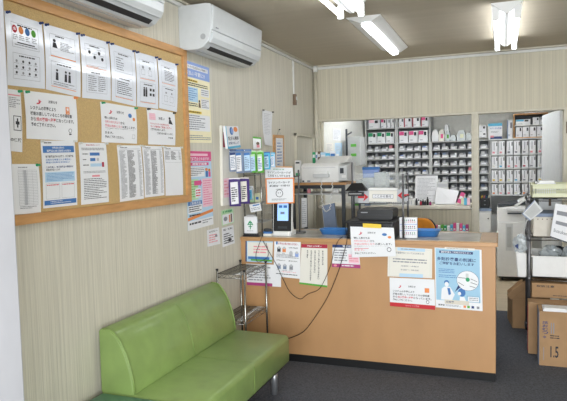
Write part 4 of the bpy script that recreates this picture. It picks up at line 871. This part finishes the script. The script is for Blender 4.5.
MB().cyl((xa-.01, 7.19, z0-.0), (xa-.01, 7.19, z1+.1), .012, 'dark').build('pole', t); MB().cyl((xa-.01,7.19,z1+.02),(xa+.06,7.19,z1+.06),.01,'steeld').build('arm', t)

# ================================================================== dispensary: shelving
SY = 8.42
def sx(px, py=150, y=SY): return P(px, py, y=y).x
def szz(py, px=440, y=SY): return P(px, py, y=y).z
x_a, x_b, x_c, x_d, x_e, x_f = .03, sx(396.5), sx(430.5), sx(478), sx(490.5), 2.62
ztop = 1.762; pitch = .1135; zbot = ztop-8*pitch
def unit(x0, x1, label, zt, rows, zlow, group='dispensary shelving units'):
    t = thing('shelving_unit', label, 'shelving', ((x0+x1)/2, SY+.2, 0), group)
    MB().box((x0, SY+.38, 0), (x1, SY+.40, zt), 'greyd').build('back_panel', t)
    for x in (x0, x1-.022): MB().box((x, SY, 0), (x+.022, SY+.38, zt), 'grey').build('upright', t)
    for z in rows: MB().box((x0+.022, SY+.002, z-.014), (x1-.022, SY+.38, z), 'grey').build('shelf', t)
    MB().box((x0+.022, SY+.01, .0), (x1-.022, SY+.375, zlow-.02), 'lgrey').box((x0+.03, SY+.004, zlow*.55), (x1-.03, SY+.01, zlow-.06), 'lgrey').box(((x0+x1)/2-.04, SY-.004, zlow*.8), ((x0+x1)/2+.04, SY+.004, zlow*.8+.015), 'grey').build('base_cabinet', t)
    return t
rows = [ztop-pitch*k for k in range(9)]
zA = 2.2; zM = szz(127.6, 395)
unit(x_a, x_b, 'grey steel drawer shelving with green-labelled boxes on top, far left', zA, rows+[zM], zbot)
unit(x_b, x_c, 'grey steel drawer shelving with pink-labelled boxes on top, second', zA, rows+[zM], zbot)
unit(x_c, x_d-.01, 'grey steel drawer shelving with plastic bags on top, behind the centre post', ztop, rows, zbot)
unit(x_d-.005, x_e-.003, 'narrow grey drawer shelving beside the white box shelves', ztop, rows[:7], .80)
# trays
protos = []
for k, (c, c2) in enumerate([('inkl','inkg'),('inkl','lgrey'),('grey','inkg'),('inkl','grey'),('lgrey','orange'),('lgrey','redl'),('inkl','peri'),('lgrey','slate')]):
    b = MB(); w_, h_ = .09, .06
    b.box((-w_/2, 0, 0), (w_/2, .004, h_*.62), c); b.box((-w_/2, 0, 0), (-w_/2+.003, .25, h_*.6), c); b.box((w_/2-.003, 0, 0), (w_/2, .25, h_*.6), c); b.box((-w_/2, .246, 0), (w_/2, .25, h_*.6), c); b.box((-w_/2, 0, 0), (w_/2, .25, .003), c)
    b.box((-w_*.36, -.001, .006), (w_*.3, 0, .022), 'paper')
    b.box((-w_*.4, .03, .003), (w_*.05, .2, h_*(.9+.25*(k % 3))), c2); b.box((w_*.08, .05, .003), (w_*.42, .2, h_*(.7+.3*((k+1) % 3))), 'inkg' if k % 2 else 'lgrey')
    o = b.build('medicine_tray'); tag(o, 'small grey tray of medicine packs on the dispensary drawer shelving', 'tray', 'medicine trays on the drawer shelving'); protos.append(o)
rnd = random.Random(9); first = set()
spots = []
UN = ['far left','second','third','narrow']
for ui, (xa, xb, rr) in enumerate(((x_a, x_b, 8), (x_b, x_c, 8), (x_c, x_d-.01, 8), (x_d-.005, x_e-.003, 6))):
    wdt = xb-xa-.05; n = max(1, int(wdt/.097))
    for r in range(rr):
        for k in range(n): spots.append((xa+.025+wdt*(k+.5)/n, SY+.02, rows[r+1]+.0005, f'{ORD[k]} from left, {ORD[r]} row, {UN[ui]} drawer unit'))
off = Vector((0, 0, 0))
for i, pz in enumerate(spots):
    j = rnd.choices(range(8), [5,5,4,4,.5,.6,.8,2])[0]; pr = protos[j]; dlt = Vector((0, .123, 0))
    if j not in first: first.add(j); o = pr; o.location = Vector(pz[:3])+dlt
    else: o = dup(pr, Vector(pz[:3])+dlt)
    o['label'] = 'grey medicine tray, '+pz[3]
    if j in (4, 5): o['label'] = 'grey tray with orange or red packs, '+pz[3]; o['group'] = 'medicine trays with red packs'
for j in range(8):
    if j not in first: bpy.data.objects.remove(protos[j])
# boxes on top of the drawer shelving
def medbox(xa, xb, z0, z1, y, stripe, lab, group, d=.16, side=None):
    b = MB(); b.box((xa, y, z0), (xb, y+d, z1), 'paper'); w_ = xb-xa; h_ = z1-z0
    if stripe: b.box((xa+.002, y-.001, z1-h_*.36), (xa+w_*.55, y, z1-h_*.04), stripe)
    b.box((xa+w_*.6, y-.001, z1-h_*.42), (xa+w_*.86, y, z1-h_*.12), 'ink')
    b.box((xa+w_*.15, y-.001, z0+h_*.15), (xa+w_*.45, y, z0+h_*.25), 'inkl')
    if side: b.box((xa-.0, y-.0015, z0), (xa+w_*.12, y, z1), side)
    return tag(b.build('medicine_box', None, .001), lab, 'box', group)
zb_ = ztop+.0005+0
pos = ['left','middle','right']
for k, (a, bb) in enumerate([(368,376.2),(377,385),(386,393.8)]): medbox(sx(a), sx(bb), ztop, szz(132.2, 381), SY+.03, 'emer', f'white carton with green label, {pos[k]} of the green three', 'green-labelled cartons')
for k, (a, bb) in enumerate([(399,407.7),(408.7,417.3),(418.3,427.5)]): medbox(sx(a), sx(bb), ztop, szz(130.6, 413), SY+.03, 'pink', f'white carton with pink label, {pos[k]} of the lower pink three', 'pink-labelled cartons')
for k, (a, bb, c) in enumerate([(367.5,379.5,'pinkl'),(380.5,386,'pink'),(386.5,390,None),(390.3,394,None)]): medbox(sx(a), sx(bb), zM+.0005, szz(119, 381), SY+.03, c, ['wide white carton','small pink and white carton','slim white carton, left one','slim white carton, right one'][k]+' on the top left shelf of the dispensary', 'cartons on the top left shelf', side='inkg')
for k, (a, bb) in enumerate([(399,403.5),(404,411.5),(412.3,420),(421,428.5)]): medbox(sx(a), sx(bb), zM+.0005, szz(117, 413), SY+.03, 'pink' if k == 3 else None, ['narrow white carton','red-edged carton, left one','red-edged carton, right one','pink-labelled carton'][k]+' on the second top shelf of the dispensary', 'cartons on the second top shelf', side='crimson' if k else None)
# bags on top of third unit
def bag(px0, px1, py0, m, lab, y=SY+.05, z=ztop+.0005, deco=None):
    xa, xb = sx(px0), sx(px1); zt = szz(py0, (px0+px1)/2); b = MB(); w_ = xb-xa; rn = random.Random(px0)
    pr_ = [(xa, z), (xb, z), (xb+.006, z+(zt-z)*.5), (xb-w_*.15, zt-.01), (xa+w_*.5, zt), (xa+w_*.12, zt-.02), (xa-.004, z+(zt-z)*.45)]
    b.prism(pr_, 1, y, y+.14, m)
    if deco: b.disc = None; b.box((xa+w_*.35, y-.001, z+(zt-z)*.25), (xa+w_*.8, y, z+(zt-z)*.6), deco)
    tag(b.build('plastic_bag', None, .008), lab, 'bag')
bag(431.5,438,129,'paper','white bag first from the left on top of the third unit')
bag(438.5,444,129,'paper2','white bag with a pink mark on top of the third unit',deco='pink')
bag(442.8,447.5,123,'paper','upright white envelope on top of the third unit',y=SY+.21)
bag(445,449.5,130,'frost','clear bag with green content on top of the third unit',deco='greenp')
bag(450,455.5,134,'frost','small pale bag on top of the third unit, beside the green one')
bag(457,465,129.5,'frost','large clear bag with lime green content on top of the third unit',deco='limeb')
bag(466,471,132,'frost','pale bag by the centre post on top of the third unit')
# boxes above the narrow unit and blue white box
medbox(sx(478.3), sx(486.5), szz(139), szz(132.8,482), SY+.02, None, 'white carton below another on the narrow unit', 'stacked white cartons')
medbox(sx(478.6), sx(486), szz(132.8,482)+.0005, szz(125.5,482), SY+.02, None, 'white carton on top of another on the narrow unit', 'stacked white cartons')
xa, xb = sx(488.3), sx(502); z0 = ztop+.0005; z1 = szz(123.5, 495)
t = thing('carton', 'white and blue carton with a black foot on top of the shelving', 'box', ((xa+xb)/2, SY+.1, z0)); MB().box((xa, SY+.01, z0), (xb, SY+.2, z1), 'paper').build('carton_body', t, .002)
MB().box((xa-.002, SY+.008, z1-.035), (xb+.002, SY+.202, z1+.002), 'cyan').build('blue_top', t, .002)
s = Sheet([(xa, SY+.008, z1-.04), (xb, SY+.008, z1-.04), (xb, SY+.008, z0), (xa, SY+.008, z0)], 'paper', .0008); s.text(.12,.08,.95,.2,'メディカル手袋','blue'); s.lines(.2,.35,.8,.5,2,'inkg'); s.rect(.15,.78,1,1,'navy'); s.rect(.15,.7,.4,.85,'redl',2); s.done('printed_front', '', parent=t)
# box shelves
SB = sx(491); SE = 2.60
t = thing('box_shelves', 'white steel shelves full of white cartons right of the narrow drawer unit', 'shelving', ((SB+SE)/2, SY+.2, 0))
rws = [szz(p, 515) for p in (138.3, 153.8, 167.6, 181.5, 194.6)]
MB().box((SB, SY+.38, 0), (SE, SY+.4, ztop), 'grey').build('back_panel', t)
for x in (SB-.02, SE): MB().box((x, SY, 0), (x+.02, SY+.38, ztop), 'lgrey').build('upright', t)
for z in rws: MB().box((SB, SY+.002, z-.016), (SE, SY+.38, z), 'lgrey').build('shelf', t)
MB().box((SB, SY+.01, 0), (SE, SY+.375, .74), 'lgrey').build('base_cabinet', t)
mk = ['redl','redl','inkg','inkg','yellow','limeb','greenl','orange','cyan']
def tall_proto(c, wd, ht):
    b = MB(); b.box((-wd/2, 0, 0), (wd/2, .2, ht), 'paper'); b.box((-wd*.34, -.001, ht*.06), (wd*.05, 0, ht*.2), c); b.box((wd*.3, -.001, ht*.62), (wd*.44, 0, ht*.9), 'ink'); b.box((-wd*.12, -.001, ht*.3), (-wd*.02, 0, ht*.9), 'inkg')
    return b.build('medicine_carton', None, .001)
tp = {}; used = set()
rn = random.Random(5)
for r in range(4):
    zb = rws[r+1]; ht = rws[r]-zb-.03; wd = .078; x = SB+.045; k = 0
    while x < SE-.05:
        c = [['redl','redl','inkg','inkg','inkg','redl'],['paper2','cyan','redl','redl','crimson','inkg'],['yellow','yellow','limeb','cyan','inkg','inkg'],['orange','redl','redl','limeb','orange','greenp']][r][k % 6]
        key = (c, r)
        if key not in tp:
            o = tall_proto(c, wd, ht); tp[key] = o; o.location = (x, SY+.12, zb+.0005)
            tag(o, '', 'box')
        else: o = dup(tp[key], (x, SY+.12, zb+.0005))
        cn = {'redl':'pale red','inkg':'grey','paper2':'cream','cyan':'cyan','crimson':'crimson','yellow':'yellow','limeb':'yellow-green','orange':'orange','greenp':'green'}[c]
        o['label'] = f'white carton with a {cn} mark, {ORD[k]} from left, {["top","second","third","bottom"][r]} row of white shelves'; o['group'] = f'{cn} marked cartons in the {["top","second","third","bottom"][r]} row'
        x += .09+(0.012 if k % 2 else 0); k += 1
# wooden box shelf on top
xa, xb = sx(513.5), sx(548); z0 = ztop+.002; z1 = szz(113, 530)
t = thing('wooden_shelf_box', 'open wooden shelf box with cartons on top of the white shelves', 'shelf box', ((xa+xb)/2, SY+.15, z0))
for a_, b_ in (((xa,z0),(xb,z0+.015)),((xa,z1-.015),(xb,z1)),((xa,z0+.015),(xa+.015,z1-.015)),((xb-.015,z0+.015),(xb,z1-.015))): MB().box((a_[0], SY+.02, a_[1]), (b_[0], SY+.3, b_[1]), 'oak').build('board', t)
MB().box((xa, SY+.3, z0), (xb, SY+.305, z1), 'dark').build('back_panel', t); zmid = szz(124.5, 530); MB().box((xa+.015, SY+.022, zmid-.012), (xb-.015, SY+.3, zmid), 'white').build('middle_shelf', t)
n = 0; x = xa+.03
for k in range(5): medbox(x, x+.078, z0+.0155, zmid-.022, SY+.04, None, f'upright carton {["at the left end","second from the left","in the middle","second from the right","at the right end"][k]} in the lower bay of the wooden shelf box', 'cartons in the wooden shelf box'); x += .086
medbox(xa+.03, xa+.21, zmid+.0005, zmid+.075, SY+.04, 'cyan', 'long flat carton in the upper bay of the wooden shelf box', None); medbox(xa+.24, xa+.32, zmid+.0005, zmid+.095, SY+.04, None, 'square carton in the upper bay of the wooden shelf box', None); medbox(xa+.33, xa+.40, zmid+.0005, zmid+.095, SY+.04, 'inkg', 'grey-marked carton in the upper bay, near the door leaf', None)
medbox(sx(525), sx(535), z1+.0005, z1+.05, SY+.05, 'navy', 'flat carton with navy ends on top of the wooden shelf box', None); medbox(sx(536), sx(544), z1+.0005, z1+.045, SY+.05, 'slate', 'flat grey carton on top of the wooden shelf box', None)
medbox(sx(507.5), sx(512.5), ztop+.0005, szz(120,510), SY+.05, None, 'tall narrow carton with a blue foot left of the wooden shelf box', None, side='blue')
# black organiser under the narrow unit and drawers
t = thing('pen_organiser', 'black three-tier organiser on the blue-edged drawer cabinet', 'organiser', ((x_d+x_e)/2, SY+.05, .83))
xa, xb = sx(480), sx(489.5); z0 = szz(207.5, 484)
MB().box((xa, SY-.06, z0), (xb, SY-.005, z0+.13), 'black').build('case', t, .003)
for k in (0, 1): MB().box((xa+.01, SY-.063, z0+.02+.055*k), (xb-.01, SY-.06, z0+.06+.055*k), 'blackm').box((xa+.05, SY-.066, z0+.04+.055*k), (xb-.05, SY-.063, z0+.045+.055*k), 'inkl').build('drawer', t)
for k, c in enumerate(('yellow','redl','blue','limeb')): MB().cyl((xa+.02+.03*k, SY-.03, z0+.13), (xa+.03+.03*k, SY-.03, z0+.17), .006, c, 8).build('pen', t)
zt_ = z0-.001
t = thing('drawer_cabinet', 'light grey steel drawer cabinet with a blue top edge', 'cabinet', ((x_d+x_e)/2, SY-.1, 0))
xa, xb = x_d-.03, sx(491.5)
MB().box((xa, SY-.2, 0), (xb, SY-.004, zt_-.03), 'lgrey').build('body', t, .003); MB().box((xa-.003, SY-.205, zt_-.03), (xb+.002, SY-.004, zt_), 'slate').build('blue_top', t, .002)
for z0_, z1_ in ((.46, zt_-.05), (.06, .44)):
    o = MB().box((xa+.01, SY-.21, z0_), (xb-.01, SY-.2, z1_), 'white').build('drawer', t, .002); MB().cyl((xb-.04, SY-.222, z1_-.08), (xb-.04, SY-.21, z1_-.08), .009, 'dark').build('lock', o)

# ================================================================== copier
KY = 7.55
kx0, kx1 = P(497,240,y=KY).x, 2.24
t = thing('photocopier', 'large white photocopier on casters in the doorway', 'photocopier', ((kx0+kx1)/2, KY+.3, 0))
zt = P(505,222,y=KY).z
MB().box((kx0, KY, .055), (kx1, KY+.55, zt), 'white').box((kx0+.02, KY+.02, .035), (kx1-.02, KY+.5, .055), 'black').build('body', t, .01)
for x in (kx0+.06, kx1-.06):
    for yy in (KY+.05, KY+.48): MB().cyl((x-.012, yy, .024), (x+.012, yy, .024), .0235, 'black', 14).build('caster', t)
MB().box((kx0+.10, KY-.006, .38), (kx0+.18, KY, zt-.02), 'lgrey').box((kx0+.115,KY-.008,.42),(kx0+.165,KY-.006,zt-.06),'grey').build('side_door', t, .003)
zs = P(505,203,y=KY).z
b = MB(); b.prism([(kx0, zt), (kx1, zt), (kx1, zs-.02), (kx0+.0, zs-.06)], 1, KY+.02, KY+.53, 'white'); b.build('upper_body', t, .008)
b = MB(); b.prism([(kx0+.12, zs-.10), (kx0+.30, zs-.10), (kx0+.32, zs-.07), (kx0+.10, zs-.07)], 1, KY-.03, KY+.02, 'lgrey'); b.prism([(kx0+.12, zs-.135),(kx0+.3,zs-.135),(kx0+.3,zs-.12),(kx0+.12,zs-.12)],1,KY-.01,KY+.02,'dark'); b.build('output_tray', t, .002)
b = MB(); b.prism([(kx0+.01, zs-.04), (kx1, zs-.01), (kx1, zs+.015), (kx0+.01, zs-.02)], 1, KY+.04, KY+.5, 'dark'); b.build('scanner_glass', t)
b = MB(); b.prism([(kx0+.19, zs-.03), (kx0+.22, zs-.045), (kx1+.02, zs+.085), (kx1+.02, zs+.11)], 1, KY+.01, KY+.52, 'white'); b.build('open_lid', t, .004)

# ================================================================== wheeled rack on the right
RX, RY = 2.105, 4.98; RX2, RY2 = 2.80, 5.42
t = thing('wheeled_rack', 'wheeled metal rack at the right edge carrying baskets and bins', 'rack', ((RX+RX2)/2, (RY+RY2)/2, 0))
for x in (RX, RX2):
    for yy in (RY, RY2):
        o = MB().cyl((x, yy, .07), (x, yy, 1.20), .0125, 'steeld', 12).build('post', t)
        MB().cyl((x-.012, yy, .032), (x+.012, yy, .032), .031, 'black', 16).box((x-.018, yy-.012, .03), (x-.014, yy+.012, .075), 'steeld').box((x+.014, yy-.012, .03), (x+.018, yy+.012, .075), 'steeld').box((x-.018, yy-.012, .062), (x+.018, yy+.012, .075), 'steeld').build('caster', o)
for z in (1.185, .875, .555):
    b = MB()
    for p, q in (((RX,RY),(RX2,RY)),((RX2,RY),(RX2,RY2)),((RX2,RY2),(RX,RY2)),((RX,RY2),(RX,RY))): b.cyl((*p, z), (*q, z), .005, 'steel', 6); b.cyl((*p, z-.025), (*q, z-.025), .004, 'steel', 6)
    for k in range(1, 24): x = RX+(RX2-RX)*k/24; b.cyl((x, RY, z), (x, RY2, z), .002, 'steel', 5)
    for x in (RX, RX2):
        for yy in (RY, RY2): b.cyl((x, yy, z-.035), (x, yy, z+.012), .017, 'steeld', 10)
    b.build('wire_shelf', t)
# yellow-green basket
t = thing('plastic_basket', 'yellow-green perforated plastic basket on the top of the wheeled rack', 'basket', (2.45, 5.15, 1.19))
x0, x1, y0, y1, z0, z1 = 2.125, 2.66, 4.965, 5.33, 1.1905, 1.285
b = MB(); b.box((x0+.01, y0+.01, z0), (x1-.01, y1-.01, z0+.004), 'limeb')
for yy in (y0, y1-.004):
    b.box((x0, yy, z0), (x1, yy+.004, z0+.03), 'limeb'); b.box((x0, yy, z1-.028), (x1, yy+.004, z1), 'limeb')
    for k in range(35): x = x0+(x1-x0)*k/34.9; b.box((x, yy, z0+.03), (x+.0065, yy+.004, z1-.028), 'limeb')
    b.box((x0, yy, z0+.046), (x1, yy+.004, z0+.052), 'limeb')
for x in (x0, x1-.004): b.box((x, y0, z0), (x+.004, y1, z1), 'limeb')
b.build('basket_body', t); b = MB()
for yy in (y0-.008, y1-.004): b.box((x0-.008, yy, z1), (x1+.008, yy+.012, z1+.008), 'limeb')
for x in (x0-.008, x1-.004): b.box((x, y0, z1), (x+.012, y1, z1+.008), 'limeb')
b.build('rim', t, .002)
xa, xb = P(537,184,y=5.0).x, P(556,184,y=5.0).x
tag(MB().box((xa, 5.0, z0+.005), (xb, 5.25, z1+.015), 'paper').box((xa+.015, 5.005, z1+.0155), (xb-.01, 5.255, z1+.032), 'white').build('paper_stack', None, .002), 'white packets of paper in the yellow-green basket', 'paper')
tag(MB().box((RX+.04, 5.02, .8775), (2.62, 5.36, 1.02), 'beigep').build('_', None), 'x', 'x')
bpy.data.objects.remove(bpy.data.objects['_'])
# beige crate with slate rim
t = thing('storage_crate', 'beige plastic crate with a slate blue rim on the wheeled rack', 'crate', (2.45, 5.2, .877))
b = MB(); b.box((RX+.03, RY+.01, .878), (2.66, 5.40, 1.035), 'beigep'); b.build('crate_body', t, .004)
b = MB(); b.box((RX+.02, RY, 1.035), (2.67, 5.41, 1.062), 'slate'); b.build('rim', t, .003)
b = MB()
for k in range(16): b.box((RX+.06+k*.033, RY+.0085, 1.012), (RX+.068+k*.033, RY+.01, 1.02), 'brownsw')
b.build('vent_holes', t)
# hook plate behind
t = thing('hanging_bag', 'pale grey cloth bag hooked under the top shelf of the wheeled rack', 'bag', (2.3, 5.3, 1.07))
b = MB(); b.box((2.19, 5.28, 1.064), (2.36, 5.30, 1.16), 'lgrey'); b.build('bag_body', t, .004); b = MB(); b.cyl((2.275, 5.276, 1.10), (2.275, 5.276, 1.158), .01, 'brownsw'); b.cyl((2.22,5.276,1.158),(2.33,5.276,1.158),.006,'steeld'); b.build('hook', t)
# tilted grey tray on post
c = corners([(534.5,200),(543,210.5),(530,221),(521.5,214)], y=4.93)
s = Sheet(c, 'lgrey', .012); s.rect(.0,.0,.07,1,'slate'); s.rect(-.0,.93,1,1,'slate'); s.rect(.15,.1,.9,.85,'grey')
o = s.done('document_tray', 'small grey tray tilted on its corner at the rack post', 'tray')
# white sheet with grey labels
c = corners([(555.5,203.5),(579,207),(572,243.5),(550.3,236)], y=4.86)
t = thing('document_case', 'white case with grey labels leaning at the right edge of the picture', 'case', (c[2]+c[3])/2)
s = Sheet(c, 'paper', .02); s.rect(.12,.2,.8,.32,'inkg'); s.rect(.14,.5,.8,.6,'inkg'); s.text(.1,.74,.75,.84,'Suzuken','inkg'); s.done('case_front', '', parent=t)
s = Sheet([p+Vector((0,.021,-.012)) for p in c], 'dark', .006); s.done('case_back', '', parent=t)
MB().tube([(c[1]+Vector((0,.01,0))), Vector((2.45,4.97,1.12)), Vector((2.47,4.985,1.16))],.004,'steeld').build('hanger', t)
# bin with white and crushed bags
t = thing('storage_bin', 'white plastic bin on the bottom shelf of the wheeled rack', 'bin', (2.4, 5.2, .56))
x0, x1, y0, y1, z0, z1 = RX+.02, 2.66, RY-.005, 5.39, .5565, .725
b = MB(); b.box((x0, y0, z0), (x1, y0+.006, z1), 'white'); b.box((x0, y1-.006, z0), (x1, y1, z1), 'white'); b.box((x0, y0, z0), (x0+.006, y1, z1), 'white'); b.box((x1-.006, y0, z0), (x1, y1, z1), 'white'); b.box((x0, y0, z0), (x1, y1, z0+.006), 'white'); b.build('bin_body', t)
b = MB(); b.box((x0-.008, y0-.006, z1-.01), (x1+.008, y0, z1), 'white'); b.build('rim', t, .002)
def crumple(cx, cy, cz, rx, ry, rz, m, seed, n=10, k=14):
    rn = random.Random(seed); vs = []; 
    for i in range(n+1):
        th = math.pi*i/n
        for j in range(k):
            ph = 2*math.pi*j/k; q = rn.uniform(.72, 1.12) if 0 < i < n else 1
            vs.append((cx+rx*q*math.sin(th)*math.cos(ph), cy+ry*q*math.sin(th)*math.sin(ph), cz+rz*q*math.cos(th)))
    return vs, [[i*k+j, i*k+(j+1) % k, (i+1)*k+(j+1) % k, (i+1)*k+j] for i in range(n) for j in range(k)]
for k, (cx, rx, rz, m, lb) in enumerate([(2.27,.085,.07,'bag','crumpled clear plastic bag in the white bin, nearest the post'),(2.42,.08,.075,'bag','crumpled clear plastic bag in the middle of the white bin'),(2.57,.08,.065,'bag','crumpled clear plastic bag at the far right of the white bin'),(2.34,.07,.05,'dark','dark crumpled pouch among the clear bags in the white bin')]):
    vs, fs = crumple(cx, 5.12 if k < 3 else 5.26, .565+.005+rz*1.15 if False else .715, rx, .09, rz*1.15, m, k); b = MB(); b.add(vs, fs, m); tag(b.build('plastic_bag'), lb, 'bag')
# white bag at left of rack with blue mark
t = thing('waste_bag', 'white and clear plastic bag with a blue mark hanging left of the rack post', 'bag', (2.07, 4.97, .60))
x0 = P(516,260,y=4.97).x; b = MB()
b.prism(rounded_profile([(x0+.01, .555), (RX-.02, .555), (RX-.02, .75), (x0-.005, .76)], .015), 1, 4.94, 5.02, 'white', True); b.build('bag_body', t, .01)
vs, fs = crumple(P(520.5,240,y=4.92).x, 4.97, .815, .058, .045, .085, 'bag', 11); MB().add(vs, fs, 'bag').build('clear_top', t)
q = P(517,246,y=4.93); MB().prism([(q.x-.018, q.z), (q.x+.01, q.z-.025), (q.x+.01, q.z+.02)], 1, 4.925, 4.935, 'navy').build('blue_mark', t)
b = MB(); b.tube([(x0+.03,4.98,.80),(RX-.02,4.98,1.0),(RX,4.965,1.02)],.005,'lgrey'); b.build('strap', t)
# cardboard boxes
def carton(x0, y0, z0, x1, y1, z1, label, T=None):
    t = thing('cardboard_box', label, 'cardboard box', (0, 0, 0) if T else ((x0+x1)/2, (y0+y1)/2, z0), 'cardboard boxes by the wheeled rack')
    MB(T).box((x0, y0, z0), (x1, y1, z1), 'carton').build('carton_body', t, .003); return t
t = carton(RX+.02, 4.94, .402, 2.66, 5.30, .515, 'wide cardboard box lying under the bottom shelf of the rack')
s = Sheet([(RX+.02, 4.9385, .515), (2.66, 4.9385, .515), (2.66, 4.9385, .402), (RX+.02, 4.9385, .402)], 'carton', .0008); s.text(.06,.12,.3,.28,'取扱注意'); s.lines(.28,.78,.75,.88,1,'ink',.5); s.poly([(.62,.42),(.68,.34),(.7,.42),(.66,.5)],'emer',2); s.done('printed_side', '', parent=t)
t = carton(2.155, 4.515, 0, 2.60, 4.74, .395, 'cardboard box standing foremost with the large number 1.5')
s = Sheet([(2.155, 4.5135, .395), (2.60, 4.5135, .395), (2.60, 4.5135, 0), (2.155, 4.5135, 0)], 'carton', .0008)
s.vtext(.045,.17,.13,.42,'紙おむつ','navy'); s.vtext(.055,.44,.10,.50,'中','navy')
s.text(.17,.20,.22,.40,'||','inkg'); s.lines(.16,.42,.3,.5,2,'ink'); s.text(.165,.63,.285,.84,'1.5','ink'); s.lines(.45,.08,.62,.12,1,'inkg'); s.lines(.42,.9,.6,.94,1,'inkg'); s.rect(.06,.66,.07,.9,'inkg'); s.done('printed_side', '', parent=t)
MB().box((2.18, 4.52, .396), (2.45, 4.66, .412), 'paper').box((2.19, 4.525, .412), (2.33, 4.62, .42), 'white').build('flat_packet', t)
MB().box((2.156, 4.52, .0), (2.152, 4.735, .39), 'slate').build('blue_side', t)
t = carton(2.09, 4.76, 0, 2.55, 4.90, .40, 'cardboard box standing upright behind the foremost one')
MB().box((2.088, 4.77, .02), (2.09, 4.80, .38), 'crimson').build('red_edge', t)
T = Matrix.Translation((1.99, 5.45, 0)) @ Matrix.Rotation(.12, 4, 'Z')
t = carton(0, 0, .0, .30, .33, .26, 'open cardboard box with a raised flap behind the rack post', T)
MB(T @ Matrix.Translation((0,0,.26)) @ Matrix.Rotation(-.75,4,'Y')).box((-.0,0,0),(.17,.33,.005),'cartond').build('flap', t)
MB(T).prism([(-.02,.26),(-.045,.30),(.12,.44),(.30,.50),(.31,.26)],1,.0,.006,'carton').build('flap', t)
# dark fitting on the right jamb, small pole at the right
t = MB(); t.box((2.465, YB-.03, 1.72), (2.51, YB-.015, 1.83), 'brownsw'); tag(t.build('wall_switch', None, .003), 'dark brown switch plate on the right door jamb', 'switch')
